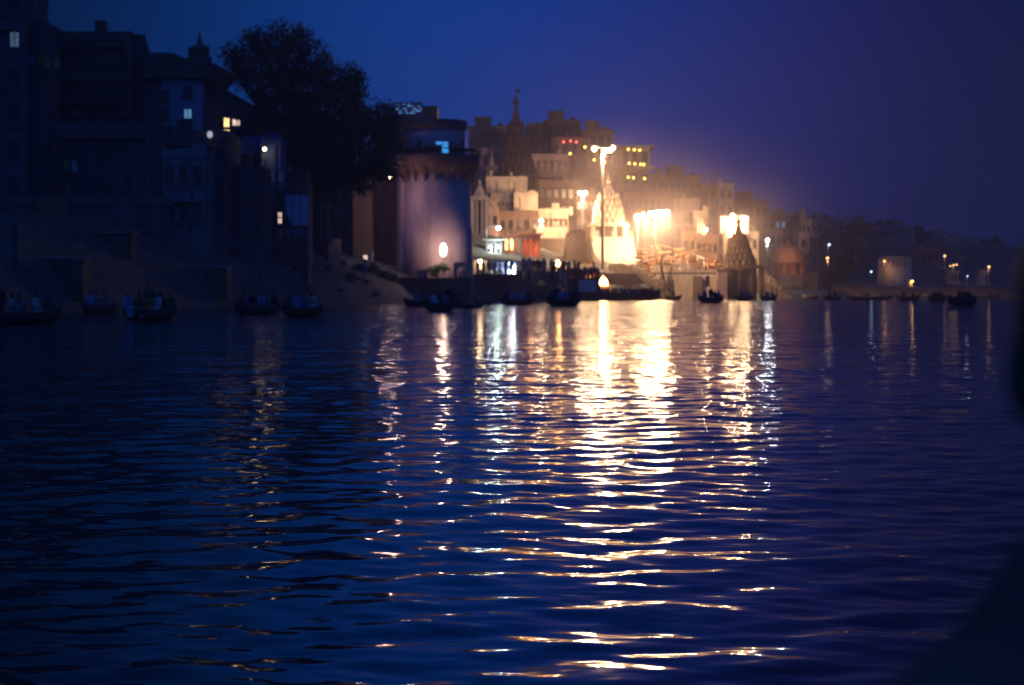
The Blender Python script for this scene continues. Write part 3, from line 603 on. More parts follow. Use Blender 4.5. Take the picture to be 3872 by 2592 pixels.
# middle row
house('arcaded brown house with a row of tall dark openings below the high roofs', 1208, 1302, 362, 398, 'pink', 3, 6, wh=2.0, balc=(0,))
house('plain brown wall house left of the paired lamp', 1232, 1330, 424, 388, 'brown', 2, 6, wh=1.7)
house('narrow house left of the white temple with barred windows', 1318, 1362, 452, 380, 'brown', 3, 3)
house('cream upper terrace house, top left of the lit quarter', 1112, 1163, 414, 378, 'cream', 2, 4, fh=3.4, wh=1.5, wt=2.1)
house('cream ribbed upper house beside it with shadowed terrace', 1164, 1206, 414, 380, 'cream', 2, 3, fh=3.4, wh=1.3, wt=2.2)
house('wide cream balcony house in the middle of the lit terraces', 1124, 1186, 452, 366, 'cream', 2, 6, fh=3.2, wh=1.0, wt=.9, balc=(0,))
house('small bright cream cube house at the right of the lit terraces', 1176, 1230, 450, 363, 'cream', 2, 4, fh=3.0, wh=1.1, wt=2.4)
house('weathered cream lower house above the red pavilion', 1140, 1232, 494, 356, 'brown', 2, 5, wh=1.5)
house('tall pinkish house edge beside the round tower', 1076, 1140, 484, 350, 'pink', 3, 4, wh=1.4, skip=((0, 0), (0, 1), (1, 0), (2, 2)))
house('long pale walled house with bright upper ledge, centre left', 1231, 1300, 488, 366, 'cream', 2, 6, fh=2.9, wh=1.1, wt=1.0)
house('low pale stone house left of the brown mound', 1228, 1292, 532, 352, 'cream', 2, 5, wh=1.5)
house('dim brown facade between the red pavilion and the mound', 1236, 1330, 556, 346, 'brown', 1, 6, wh=2.2, ww=.8, fh=2.9)
# shikhara temples
def shikhara(label, u, half, vt, vb, vs, Y, m, name='temple', power=1.5, spirelets=True, hall=True, flag=False, vfin=None, cap=None):
    """u centre, half width in px at the spire's foot, vt spire top, vs foot of the spire, vb foot of the hall"""
    x = X(u, Y); g = min(Z(vb, Y), sz(x, Y)-.3); root = thing(name, label, 'temple', (x, Y, g))
    w_ = half/F*Y; z0 = Z(vs, Y)-g; z1 = Z(vt, Y)-g
    pr = []
    for i in range(19):
        t = i/18; q = w_*((1-t**power)*.94+.06); pr.append((q*(1+.035*(i % 2)), z0+(z1-z0)*t))
    sp = MB().lathe(pr, n=32, sq=.75, star=.07); so = sp.build('spire', M[m], root)
    if spirelets:
        s2 = MB()
        for k in range(5):
            t = k/6.5; q = w_*((1-t**power)*.94+.06)
            for i in range(16):
                a = 2*math.pi*(i+.5*(k % 2))/16; zz = z0+(z1-z0)*t; r0 = w_*.17*(1-t*.5); hh_ = (z1-z0)*.17*(1-t*.4)
                s2.lathe([(r0, zz), (r0*1.05, zz+hh_*.35), (r0*.75, zz+hh_*.7), (r0*.2, zz+hh_), (.02, zz+hh_*1.25)], q*math.cos(a)*.98, q*math.sin(a)*.98, 6)
        s2.build('spirelets', M[m], root)
    MB().lathe([(w_*.10, z1-.1), (w_*.19, z1+.12), (w_*.19, z1+.3), (w_*.08, z1+.45)], n=16, star=.2).build('ribbed_disc', M[m], root)
    zf = (Z(vfin, Y)-g) if vfin else z1+1.6
    MB().lathe([(w_*.08+.03, z1+.4), (w_*.13, z1+.4+(zf-z1)*.12), (w_*.05, z1+.4+(zf-z1)*.3), (.09, z1+.4+(zf-z1)*.5), (.03, zf)], n=10).build('finial', M[m], root)
    if flag: MB().prism([(0, zf-.1), (.8, zf-.3), (.7, zf-.9), (0, zf-.8)], -.02, .02).build('flag', CL['black'], root)
    if hall:
        hw = w_*1.12
        for sx, sy in ((-1, -1), (1, -1), (-1, 1), (1, 1)): MB().box(sx*hw-.35, sx*hw+.35, sy*hw-.35, sy*hw+.35, 0, z0-.3).build('corner_pier', M[m], root)
        for sx in (-.36, .36): MB().box(sx*hw-.16, sx*hw+.16, -hw-.2, -hw+.12, 0, z0-.3).build('pillar', M[m], root)
        MB().box(-hw*.8, hw*.8, -hw*.7, hw*.7, 0, z0-.3).build('inner_wall', M['brown2'], root)  # dark stone colour paints the shade between the pillars
        MB().box(-hw-.7, hw+.7, -hw-.7, hw+.7, z0-.3, z0-.05).box(-hw-.25, hw+.25, -hw-.25, hw+.25, z0-.05, z0+.35).build('cornice', M[m], root)
        MB().box(-hw*.2, hw*.2, -hw*.72, -hw*.69, 0, (z0-.3)*.7).build('doorway', M['glass'], root)  # thin dark sheet in place of the shaded door opening
    return root
shikhara('brilliant floodlit white temple with a curved spire, behind the tall lamp mast', 1392, 33, 418, 545, 515, 356, 'white', 'white_temple', 2.1, vfin=392)
shikhara('tall slender dark spire rising highest above the roofs', 1180, 41, 238, 440, 404, 392, 'spire', 'spired_temple', .86, spirelets=True, vfin=202, flag=True)
shikhara('small dark grey spire left of the tall slender one', 1125, 8, 352, 420, 385, 392, 'grey', 'small_temple', 1.3, spirelets=False)
shikhara('blue grey pointed shrine spire against the cream terraces by the tower', 1097, 15, 420, 520, 455, 345, 'grey', 'small_temple', 1.6, spirelets=False, vfin=410)
shikhara('grey pointed spire between the white houses, right of centre', 1622, 16, 470, 545, 540, 378, 'grey', 'small_temple', 1.15, spirelets=False, vfin=455)
shikhara('pinkish slim spire above the red pavilion', 1189, 8, 482, 530, 520, 340, 'pink', 'small_temple', 1.3, spirelets=False, hall=False)
lt = shikhara('dark half sunken temple with pointed spire at the waterline right of centre', 1693, 35, 511, 684, 611, 347, 'brown2', 'riverside_temple', 1.0, vfin=492)
lt.rotation_euler = (0, R(-1.2), R(12))
for u, v, hw in ((1602, 408, 6), (1627, 400, 8), (1644, 412, 5)):
    shikhara({6: 'leftmost small pointed roof spire on the right skyline', 8: 'middle and tallest small roof spire on the right skyline', 5: 'rightmost tiny roof spire on the right skyline'}[hw], u, hw, v, 445, 432, 434, 'brown2', 'roof_spire', 1.2, spirelets=False, hall=False)
# white temple plinth and ground round it
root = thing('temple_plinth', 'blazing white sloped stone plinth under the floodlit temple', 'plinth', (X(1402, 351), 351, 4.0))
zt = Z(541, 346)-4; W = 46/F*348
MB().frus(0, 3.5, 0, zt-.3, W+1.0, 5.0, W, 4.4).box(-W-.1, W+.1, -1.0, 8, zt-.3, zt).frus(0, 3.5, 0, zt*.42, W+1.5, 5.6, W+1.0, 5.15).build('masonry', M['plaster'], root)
for sx in (-.8, 0, .8): MB().box(sx*W-.25, sx*W+.25, -.75, -.45, zt, zt+1.0).build('post', M['white'], root)
def mound(label, pts, Y, dep, m='mound', name='earth_mound', seed=0):
    """rounded heap from its silhouette (u, v)"""
    r = random.Random(seed); us = [p[0] for p in pts]; cx = X((min(us)+max(us))/2, Y); root = thing(name, label, 'mound', (cx, Y+dep/2, 0))
    n_ = 40; v = []; f = []
    for j in range(17):
        t = j/16*2-1; k = math.sqrt(max(0, 1-t*t))**.8
        for i in range(n_+1):
            u = min(us)+(max(us)-min(us))*i/n_; z = Z(float(np.interp(u, us, [p[1] for p in pts])), Y)
            base = 0; v.append((X(u, Y)-cx, t*dep/2+r.uniform(-.1, .1), base+(z-base)*k+r.uniform(-.12, .12)*k))
    for j in range(16):
        for i in range(n_): a = j*(n_+1)+i; f.append((a, a+1, a+n_+2, a+n_+1))
    me = bpy.data.meshes.new('heap'); me.from_pydata(v, [], f); me.update(); me.materials.append(M[m])
    o = bpy.data.objects.new('heap', me); COL.objects.link(o); o.parent = root; return root
mound('big dark brown mound left of the floodlit temple', [(1270, 640), (1288, 600), (1296, 532), (1312, 524), (1340, 524), (1352, 540), (1362, 580), (1385, 606), (1400, 640)], 330, 9, 'mound', seed=1)
mound('dark earth slope below the temple plinth', [(1386, 660), (1394, 606), (1420, 602), (1445, 608), (1470, 616), (1520, 640), (1530, 665)], 324, 6, 'mound', seed=2)
mound('dark sloping bank running down right of the half sunken temple', [(1690, 690), (1712, 576), (1728, 590), (1745, 606), (1762, 626), (1790, 650), (1815, 680)], 360, 6, 'mound', seed=3)
mound('low dark sandbank along the right shore', [(1790, 690), (1830, 655), (1900, 648), (1990, 655), (2090, 660), (2200, 655), (2300, 658), (2380, 680)], 398, 8, 'mound', seed=4)
# red pavilion with lit arches, and stalls to its left
def pavilion(label, u0, u1, vt, vb, Y, m, n_, roofm=None, lit=None, name='pavilion', dome=False, power=0, dp=4):
    x0, x1 = X(u0, Y), X(u1, Y); W = (x1-x0)/2; zb = Z(vb, Y); root = thing(name, label, 'pavilion', ((x0+x1)/2, Y, min(zb, sz((x0+x1)/2, Y)-.2)))
    g = root.location.z; H = Z(vt, Y)-g; b0 = zb-g; eh = H*.0+(.9 if H-b0 > 3 else .5)
    MB().box(-W-.3, W+.3, -.3, dp+.3, -.4, b0+.02).build('base', M[m], root)
    MB().box(-W, W, -.35, dp, H-eh, H-.2).box(-W-.4, W+.4, -.8, dp+.4, H-.2, H).build('roof', M[roofm or m], root)
    for i in range(n_+1):
        x_ = -W+.2+(2*W-.4)*i/n_; MB().box(x_-.17, x_+.17, -.2, .14, b0, H-eh).box(x_-.27, x_+.27, -.3, .24, H-eh-.25, H-eh-.003).build('column', M[m], root)
    MB().box(-W, W, dp-.3, dp, b0, H-eh).build('back_wall', M[m], root)
    if power: light('lamp_light', root, (0, dp*.4, H-eh-.6), power, AMB, .25)
    return root, W, H, b0
root, W, H, b0 = pavilion('red painted pavilion glowing orange inside, right of the stalls', 1192, 1236, 534, 588, 322, 'red', 3, 'red', power=260)
root, W, H, b0 = pavilion('pinkish pavilion annex with two bright yellow openings', 1149, 1191, 538, 580, 322.5, 'pink', 3, 'red', power=240)
for a, b, v0_, v1_ in ((1153, 1163, 545, 572), (1167, 1176, 541, 572)): MB().box(X(a, 324)-root.location.x, X(b, 324)-root.location.x, 2.5, 2.56, Z(v1_, 324)-root.location.z, Z(v0_, 324)-root.location.z).build('lit_opening', E['litwarm'], root)
root, W, H, b0 = pavilion('low tin roofed stall row with two white tube lamps by the tower', 1110, 1148, 548, 590, 320, 'grey', 3, 'grey')
for u in (1122, 1138): lamp_at(root, X(u, 319)-root.location.x, -.9, Z(565, 319)-root.location.z, 90, WHITE, 'white', .2, False)
post('greenish white street lamp on an arching arm above the stalls', [(1140, 522, 1200, (.7, 1, .85), 'white', .3)], 318, bu=1112, pr=.07)
root, W, H, b0 = pavilion('open tea stall with shelves and a warm bulb beside the tower base', 1082, 1118, 592, 625, 264, 'grey', 2, 'grey', name='stall', dp=2)
lamp_at(root, X(1098, 263)-root.location.x, -.6, Z(597, 263)-root.location.z, 90, WARM, 'warm', .24, False)
for k in range(3): MB().box(-W+.4, W-.4, .2, .8, b0+.3+k*.4, b0+.34+k*.4).build('shelf', M['white'], root)
root, W, H, b0 = pavilion('market stall flooded with bluish white light behind the quay wall', 1127, 1180, 597, 627, 267, 'sheet', 2, 'sheet', name='stall', dp=2.5)
for u, v in ((1168, 603), (1173, 610)): lamp_at(root, X(u, 266)-root.location.x, -.3, Z(v, 266)-root.location.z, 230, COOL, 'white', .22, False)
for k in range(5): MB().box(-W+.3+k*.5, -W+.65+k*.5, -.1, .4, b0, b0+.35+.1*(k % 2)).build('goods_crate', M['white'], root)
# posts of the floodlights
post('tallest floodlight mast with four blazing lamps before the white temple', [(1359, 341, 7600, WARM, 'warm', .34), (1384, 345, 7600, WARM, 'warm', .34), (1395, 344, 7600, WARM, 'warm', .34), (1401, 339, 7600, WARM, 'warm', .34)], 316, name='floodlight_mast', cat='floodlight', bu=1378, pr=.16)
post('paired lamp on a short post left of the white temple', [(1326, 442, 6500, WARM, 'warm', .3), (1339, 442, 6500, WARM, 'warm', .3)], 356, pr=.1)
post('short bank of four merged floodlights right of the white temple', [(1489, 490, 6800, WARM, 'warm', .48), (1500, 489, 6800, WARM, 'warm', .48), (1512, 488, 6800, WARM, 'warm', .48), (1524, 487, 6800, WARM, 'warm', .48)], 337, name='floodlight_mast', cat='floodlight', bu=1498, pr=.14)
post('single large glowing lamp between the white temple and the floodlight bank', [(1458, 498, 5000, WARM, 'warm', .5)], 352, pr=.09)
post('small lamp pair just left of the floodlight bank', [(1471, 490, 1500, WARM, 'warm', .24), (1481, 505, 1500, WARM, 'warm', .24)], 350, pr=.07)
post('paired lamp above the arched white gallery right of centre', [(1675, 494, 5800, WARM, 'warm', .34), (1699, 499, 5800, WARM, 'warm', .36), (1706, 500, 3000, WARM, 'warm', .3)], 360.5, pr=.09, bu=1690)
post('single bluish white street lamp near the orange dome', [(1755, 550, 750, WHITE, 'white', .34)], 386, pr=.1)
post('lone warm lamp post on the right shore with a pale blue lamp above', [(1896, 560, 15, COOL, 'cool', .24), (1892, 591, 130, AMB, 'amber', .26)], 430, pr=.1, bu=1893)
# white houses right of centre
house('white box house high right of the floodlight bank', 1542, 1600, 463, 388, 'white', 2, 3, wh=1.6, skip=((0, 0), (0, 1), (0, 2)), wt=1.4)
house('bright white cube house left of the grey pointed spire', 1586, 1620, 492, 374, 'white', 2, 2, wh=1.8, wt=3.0, fh=3)
house('small white gatehouse with a dark door beneath the white cube house', 1594, 1612, 522, 366, 'white', 1, 1, wh=2.0, ww=1.0, wt=.8, depth=4)
house('brown rounded house in the haze left of the dark terrace house', 1560, 1594, 540, 356, 'brown', 1, 2, depth=5)
house('brown terrace house below the white gatehouse', 1592, 1642, 548, 352, 'brown', 2, 4, depth=6)
house('tall pale house under the three glowing arches', 1662, 1700, 534, 362, 'cream', 2, 3, depth=6, wh=1.2, fh=2.8)
house('cream narrow house just right of the sunken temple spire', 1702, 1734, 540, 372, 'cream', 2, 2)
house('brown hazy house behind the floodlight bank', 1436, 1512, 520, 372, 'brown', 2, 5, wh=1.5)
house('long hazy brown house behind the white temple', 1425, 1545, 450, 400, 'brown', 3, 8)
root = thing('arched_gallery', 'rooftop gallery of three glowing arches behind the dark sunken temple spire', 'gallery', (X(1680, 366), 366, Z(534, 366)-.05))
for u, w_, t in ((1665, 7, 500), (1682, 8, 498), (1698, 7, 502)):
    ww_ = w_/F*366; hh_ = Z(t, 366)-Z(534, 366)
    ar = [(-ww_, 0)]+[(-ww_*math.cos(a), hh_*.6+hh_*.4*math.sin(a)) for a in [math.pi*i/10 for i in range(11)]]+[(ww_, 0)]
    MB().prism(ar, .0, .1).build('lit_arch', E['litwarm'], root, (X(u, 366)-root.location.x, 0, 0))
MB().box(-2.3, 2.3, .15, 3, 0, 2.9).build('wall', M['cream'], root)
post('small lamp on the wall right of the white cube house', [(1614, 525, 1500, WARM, 'warm', .26)], 364, pr=.06)
# domes, umbrellas
def umbrella(label, u, v, Y, r, m='tarp', h=2.4):
    x = X(u, Y); g = sz(x, Y)-.1; H = Z(v, Y)-g; root = thing('parasol', label, 'parasol', (x, Y, g), 0, 'parasols by the fires')
    MB().tube([(0, 0, 0), (.05, 0, H)], .05, 6).build('pole', M['bamboo'], root)
    MB().lathe([(r, H-.55), (r*.98, H-.5), (r*.6, H-.2), (.05, H)], n=12).build('canopy', M[m], root)
umbrella('large round woven parasol beside the floodlight bank, furthest left of the parasols', 1562, 508, 362, 1.6)
umbrella('pale parasol above the woodpiles', 1596, 586, 340, 1.5, 'tarp')
umbrella('broad dark parasol right of the woodpiles', 1628, 600, 338, 1.7, 'brown')
umbrella('small cream parasol low behind the white river wall', 1544, 610, 336, 1.3, 'white')
# woodpiles
def pile(label, u0, u1, vt, Y, seed, rows_=5):
    r = random.Random(seed); x0, x1 = X(u0, Y), X(u1, Y); g = sz((x0+x1)/2, Y)-.2; H = max(.8, Z(vt, Y)-g)
    root = thing('log_pile', label, 'log pile', ((x0+x1)/2, Y, g), R(r.uniform(-12, 12)), 'firewood stacks'); W = x1-x0; b = MB()
    nr = max(2, int(H/.32))
    for j in range(nr):
        wj = W*(1-.5*j/nr); k = max(2, int(wj/.4))
        for i in range(k):
            xx = -wj/2+wj*(i+.5)/k+r.uniform(-.1, .1); zz = .16+j*.31+r.uniform(-.04, .04); L_ = r.uniform(.9, 1.5); a = r.gauss(0, .25)
            if j % 2: b.tube([(xx-L_*.5, r.uniform(0, .5), zz), (xx+L_*.5, r.uniform(0, .5), zz+r.uniform(-.12, .12))], r.uniform(.09, .18), 6)
            else: b.tube([(xx, -L_*.6, zz), (xx+a*.5, L_*.6, zz+r.uniform(-.08, .08))], r.uniform(.1, .19), 6)
    lo = b.build('logs', M['log'], root); lo['kind'] = 'stuff'
for q in (('stack of firewood directly right of the white plinth', 1452, 1478, 566, 338, 1), ('tall firewood stack behind the row of stacks', 1480, 1510, 556, 344, 2), ('firewood stack with pale cut ends below the floodlight bank', 1508, 1538, 572, 339, 3),
          ('firewood stack left of the pale parasol', 1538, 1566, 566, 343, 4), ('firewood heap under the pale parasol', 1566, 1600, 578, 337, 5), ('firewood heap at the right end near the sunken temple', 1602, 1650, 590, 341, 6),
          ('low loose firewood in front by the white river wall', 1455, 1492, 594, 331, 7), ('broad low firewood heap centre front', 1494, 1546, 592, 332.5, 8), ('low firewood heap above the arched river wall', 1550, 1596, 600, 333.5, 9), ('firewood beside the dark trapezoid wall', 1420, 1450, 606, 329, 10)):
    pile(*q)
for i, (u0, v0_, u1_, v1_, Y) in enumerate(((1462, 610, 1640, 560, 334), (1510, 560, 1660, 612, 336), (1480, 590, 1560, 575, 331), (1590, 575, 1700, 620, 340), (1420, 590, 1470, 625, 327))):
    tag(MB().tube([(X(u0, Y), Y, Z(v0_, Y)), (X(u1_, Y), Y+1.5, Z(v1_, Y))], .09, 6).build('timber_beam', M['log']), ['longest leaning timber pole rising over the firewood', 'timber pole sloping down right across the firewood', 'short timber lying on the left firewood stack', 'timber pole by the sunken temple', 'short timber on the dark slope by the plinth'][i], 'pole')
# river front walls right of centre
root = thing('tapered_wall', 'dark plastered trapezoid bastion wall right of the big round fire', 'wall', (X(1455, 327), 327, 0))
MB().prism([(X(1404, 327)-X(1455, 327), Z(617, 327)), (X(1476, 327)-X(1455, 327), Z(617, 327)), (X(1500, 327)-X(1455, 327), Z(672, 327)), (X(1470, 327)-X(1455, 327), .2), (X(1420, 327)-X(1455, 327), .2), (X(1400, 327)-X(1455, 327), Z(640, 327))], 0, 4).build('masonry', M['brown2'], root)
MB().box(X(1402, 327)-X(1455, 327), X(1478, 327)-X(1455, 327), -.1, 4.1, Z(617, 327), Z(614, 327)).build('coping', M['cream'], root)
root = thing('river_wall', 'pale river wall with a dark arched niche and buttresses, right of centre', 'wall', (X(1565, 330), 330, 0)); cx = X(1565, 330)
MB().box(X(1500, 330)-cx, X(1640, 330)-cx, 0, 5, -.3, Z(624, 330)).build('masonry', M['cream'], root)
MB().box(X(1496, 330)-cx, X(1636, 330)-cx, -.2, 5, Z(624, 330), Z(616, 330)).build('coping', M['white'], root)
w_ = 5/F*330; MB().prism([(-w_, 0)]+[(-w_*math.cos(math.pi*i/8), 1.35+w_*math.sin(math.pi*i/8)) for i in range(9)]+[(w_, 0)], -.04, .02).build('niche', M['glass'], root, (X(1618, 330)-cx, 0, Z(656, 330)))  # flat dark face paints the shade of the niche, no recess cut
for u in (1512, 1530, 1590, 1600): MB().frus(X(u, 330)-cx, -.35, 0, Z(632, 330), .42, .35, .3, .3).build('buttress', M['dark2'], root)
for u, v in ((1508, 606), (1523, 608), (1545, 603), (1563, 602), (1583, 604)): MB().box(X(u, 331)-cx-.55, X(u, 331)-cx+.55, .2, .7, Z(618, 331), Z(v, 331)).build('parapet_block', M['white'], root)
r_ = thing('blue_hut', 'pale purple block hut at the right end of the river wall', 'hut', (X(1652, 328), 328, 0))
MB().box(-.75, .75, 0, 3, 0, Z(619, 328)).build('wall', M['pink'], r_); MB().box(-.9, .9, -.15, 3.1, Z(619, 328), Z(617, 328)).build('roof', M['grey'], r_)
tag(MB().prism([(X(1640, 329)-0, .1), (X(1640, 329), Z(625, 329)), (X(1662, 329), Z(640, 329)), (X(1672, 329), .1)], 329, 331).build('ramp_wall', M['brown2']), 'dark slanting ramp wall between the river wall and sunken temple', 'wall')
# curved black post on the river wall
tag(MB().tube([(X(1521, 328), 328, 2.0), (X(1518, 328), 328, Z(640, 328)), (X(1513, 328), 328, Z(615, 328)), (X(1511, 328), 328, Z(600, 328)), (X(1515, 328), 328, Z(588, 328)), (X(1522, 328), 328, Z(581, 328))], [.3, .26, .2, .17, .13, .06], 8).build('dead_tree_trunk', M['rail']), 'curved black bare trunk standing before the pale river wall', 'tree trunk')
# orange dome pavilion
def chhatri(label, u, half, vd, vfin, vc, vb, vg, Y, m, name='domed_pavilion', baser=1.0):
    x = X(u, Y); g = min(sz(x, Y)-.2, Z(vg, Y)); root = thing(name, label, 'pavilion', (x, Y, g)); w_ = half/F*Y; z = lambda v: Z(v, Y)-g
    MB().lathe([(w_*1.06*baser, 0), (w_*1.06*baser, z(vb))], n=8).build('base', M['brown'], root)
    n_ = 12
    for i in range(n_):
        a = 2*math.pi*(i+.5)/n_; MB().lathe([(.24, z(vb)), (.2, z(vb)+.3), (.18, z(vc)-.3), (.28, z(vc))], w_*.88*math.cos(a), w_*.88*math.sin(a), 6).build('column', M[m], root)
    MB().lathe([(w_*.62, z(vb)), (w_*.62, z(vc))], n=16).build('inner_wall', M[m], root)
    MB().lathe([(w_*1.1, z(vc)), (w_*1.12, z(vc)+.25), (w_*.98, z(vc)+.3), (w_*.98, z(vc)+.7)], n=24).build('eave', M[m], root)
    zd0 = z(vc)+.7; zd = z(vd)
    MB().lathe([(w_*.97*math.cos(t)**.85 if t < 1.55 else .1, zd0+(zd-zd0)*math.sin(t)) for t in [i*math.pi/2/12 for i in range(12)]]+[(.35, zd)], n=28, star=.03).build('dome', M[m], root, smooth=False)
    MB().lathe([(w_*.28, zd-.35), (w_*.3, zd+.1), (.2, zd+.3), (.34, zd+.6), (.08, zd+.9), (.03, z(vfin))], n=10).build('finial', M[m], root); return root
chhatri('orange domed pavilion ringed with columns on the right shore', 1804, 40, 563, 544, 603, 628, 650, 394, 'orange')
root, W, H, g = house('small pink turreted house behind the orange dome', 1826, 1850, 540, 410, 'pink', 2, 1)
embank('dark square platform at the right foot of the orange domed pavilion', 1836, 1870, 624, 392, 'brown2', 6)
house('pale tall house front behind the orange dome, left', 1744, 1790, 532, 430, 'pink', 3, 3)
house('cream tiered house close behind the orange dome, right', 1832, 1856, 510, 440, 'cream', 4, 2, roof='room')
house('grey house with stacked balconies right of the orange domed pavilion', 1856, 1872, 545, 425, 'grey', 4, 1, balc=(0, 1, 2))
house('brown flat skyline house above the orange dome', 1758, 1812, 500, 470, 'brown', 3, 4, lit={(0, 1): 'dimblue', (0, 2): 'dimblue'})
house('tall chimneyed house on the skyline right of the orange dome', 1770, 1796, 488, 480, 'pink', 3, 2)
# far right town, fading
rz = random.Random(21)
fr = [(1812, 1862, 506, 500), (1860, 1905, 512, 520), (1900, 1962, 508, 540), (1955, 2000, 520, 520), (1870, 1925, 545, 470), (1925, 1985, 560, 480), (1995, 2045, 522, 560), (2040, 2092, 528, 580), (1985, 2010, 565, 500), (2090, 2135, 540, 590), (2088, 2150, 575, 520), (2130, 2190, 548, 600), (2190, 2240, 552, 620),
      (2150, 2205, 590, 540), (2235, 2300, 560, 640), (2215, 2280, 596, 560), (2290, 2360, 570, 650), (2350, 2440, 575, 660), (2285, 2350, 605, 570)]
dsc = ['flat topped hazy house', 'house with rooftop room', 'wide dim house', 'narrow dim house', 'low dim house']
wh_ = ['far behind the orange domed pavilion', 'left above the lone lamp post', 'on the skyline over the lone lamp post', 'between lone lamp and round bastion, high', 'behind the lone lamp post', 'midway between lone lamp and bastion', 'on the skyline left over the bastion', 'on the skyline right over the bastion',
       'at the left shoulder of the bastion', 'on the skyline past the bastion', 'right beside the bastion', 'above the three yellow lamps, left', 'above the three yellow lamps, right', 'under the highest right yellow lamp', 'on the skyline over the last yellow lamp', 'behind the last yellow lamp', 'at the right edge of the skyline', 'beyond the right frame edge', 'last by the right shore']
for i, (a, b, v, Y) in enumerate(fr):
    house(f'{dsc[i % 5]} {wh_[i]}', a, b, v, Y, ['brown', 'pink', 'grey', 'brown', 'dark2'][i % 5], 3, 4, roof=['parapet', 'room'][i % 2], lit={(1, 2): 'dimblue'} if i in (6, 13) else {})
root = thing('round_bastion', 'round stone bastion lit yellow on its left side, far right shore', 'bastion', (X(2046, 448), 448, 0)); zb_ = lambda v: Z(v, 445)
MB().lathe([(3.9, 0), (3.5, zb_(612))], 0, 0, 28).build('shaft', M['cream'], root, smooth=True); MB().lathe([(3.5, zb_(612)), (3.0, zb_(611)), (3.0, zb_(592)), (3.2, zb_(590)), (3.2, zb_(587))], 0, 0, 28).build('upper_drum', M['cream'], root)
for i in range(14):
    a = math.pi+math.pi*(i+.5)/14; MB().lathe([(.14, zb_(612)), (.14, zb_(591))], 3.35*math.cos(a), 3.35*math.sin(a), 6).build('column', M['cream'], root)
post('warm white lamp close before the round bastion', [(2022, 598, 150, AMB, 'amber', .22)], 443.4, pr=.06)
post('low warm lamp at the right foot of the round bastion', [(2086, 644, 25, AMB, 'yellow', .24)], 446, pr=.05)
post('bluish lamp throwing cool light left of the round bastion', [(1992, 622, 14, COOL, 'cool', .2)], 452, pr=.06)
post('bright lamp on the house corner left of the white temple, above the red pavilion', [(1238, 505, 3800, WARM, 'warm', .3)], 347, pr=.07)
post('lone small yellow lamp, highest on the far right', [(2160, 586, 40, AMB, 'amber', .26)], 520, pr=.08)
post('cluster of three yellow lamps on the far right shore', [(2173, 609, 25, AMB, 'amber', .18), (2180, 607, 25, AMB, 'amber', .18), (2187, 606, 25, AMB, 'amber', .18)], 490, pr=.07)
post('small white lamp between the two far right yellow lamps', [(2212, 632, 30, WHITE, 'cool', .16)], 500, pr=.06)
post('rightmost yellow lamp on the far right shore', [(2261, 611, 60, AMB, 'amber', .26)], 500, pr=.08)
root, W, H, b0 = pavilion('little lit open pavilion beneath the cluster of three yellow lamps', 2168, 2192, 620, 645, 494, 'cream', 2)
root, W, H, b0 = pavilion('little lit gate structure beneath the rightmost yellow lamp', 2240, 2262, 618, 650, 504, 'cream', 2)
for i, (u, v, h, Y) in enumerate(((2010, 520, 26, 600), (2035, 512, 22, 620), (1880, 502, 18, 560), (2110, 545, 24, 610), (2270, 552, 26, 680), (1826, 498, 12, 540), (1930, 600, 16, 445), (1905, 630, 10, 425), (2065, 540, 20, 600))):
    tree('hazy ' + ['round tree on the skyline left above the bastion', 'tallest round tree crown above the bastion', 'tree on the skyline left of the lone lamp', 'tree between bastion and yellow lamps', 'tree on the skyline at the far right', 'small tree above the orange dome', 'dark tree by the shore between lone lamp and bastion', 'bush beside the lone lamp post', 'tree just right above the bastion'][i],
         u, 0, Y, [(u-h*.5, v+h*.5, h*.55, 0), (u+h*.4, v+h*.4, h*.6, 1), (u, v+h*.2, h*.5, 0), (u, v+h, h*.8, 0)], 2600, .45, 30+i, 'round_tree', .35, clump=1.2)
# ------------------------------------------------------------------ fires
def fire(label, u, v, Y, s_, power, lean=0):
    x = X(u, Y); z = Z(v, Y); root = thing('bonfire', label, 'fire', (x, Y, z)); r = random.Random(int(u)); b = MB()
    for i in range(9): b.tube([(-.9*s_+r.uniform(-.2, .2), r.uniform(-.4, .4), -.25+.13*(i // 3)), (.9*s_+r.uniform(-.2, .2), r.uniform(-.4, .4), -.2+.13*(i // 3))], .1, 6)
    b.build('logs', M['log'], root); f = MB()
    for i in range(7):
        a = (i-3)*.16*s_; h = s_*(1.5-.16*abs(i-3))*r.uniform(.8, 1.1)
        f.lathe([(.05, .0), (.26*s_, .2*s_), (.22*s_, .5*h), (.1*s_, .8*h), (.01, h)], a, r.uniform(-.15, .15), 8)
    f.v = [(p[0]+lean*p[2], p[1], p[2]) for p in f.v]
    f.build('flames', E['flame'], root, smooth=True); light('fire_light', root, (0, -.5*s_-.4, .8*s_), power, (1, .45, .15), .4)
    MB().frus(0, 0, -max(.3, z-sz(x, Y)+.3), -.3, 1.4*s_, 1.0, 1.1*s_, .8).build('hearth', M['stone'], root)
fire('slanting smaller fire among the crowd on the steps', 1283, 614, 306, .85, 900, -.45)
fire('big round glowing fire close to the water', 1379, 655, 302.5, .95, 1300)
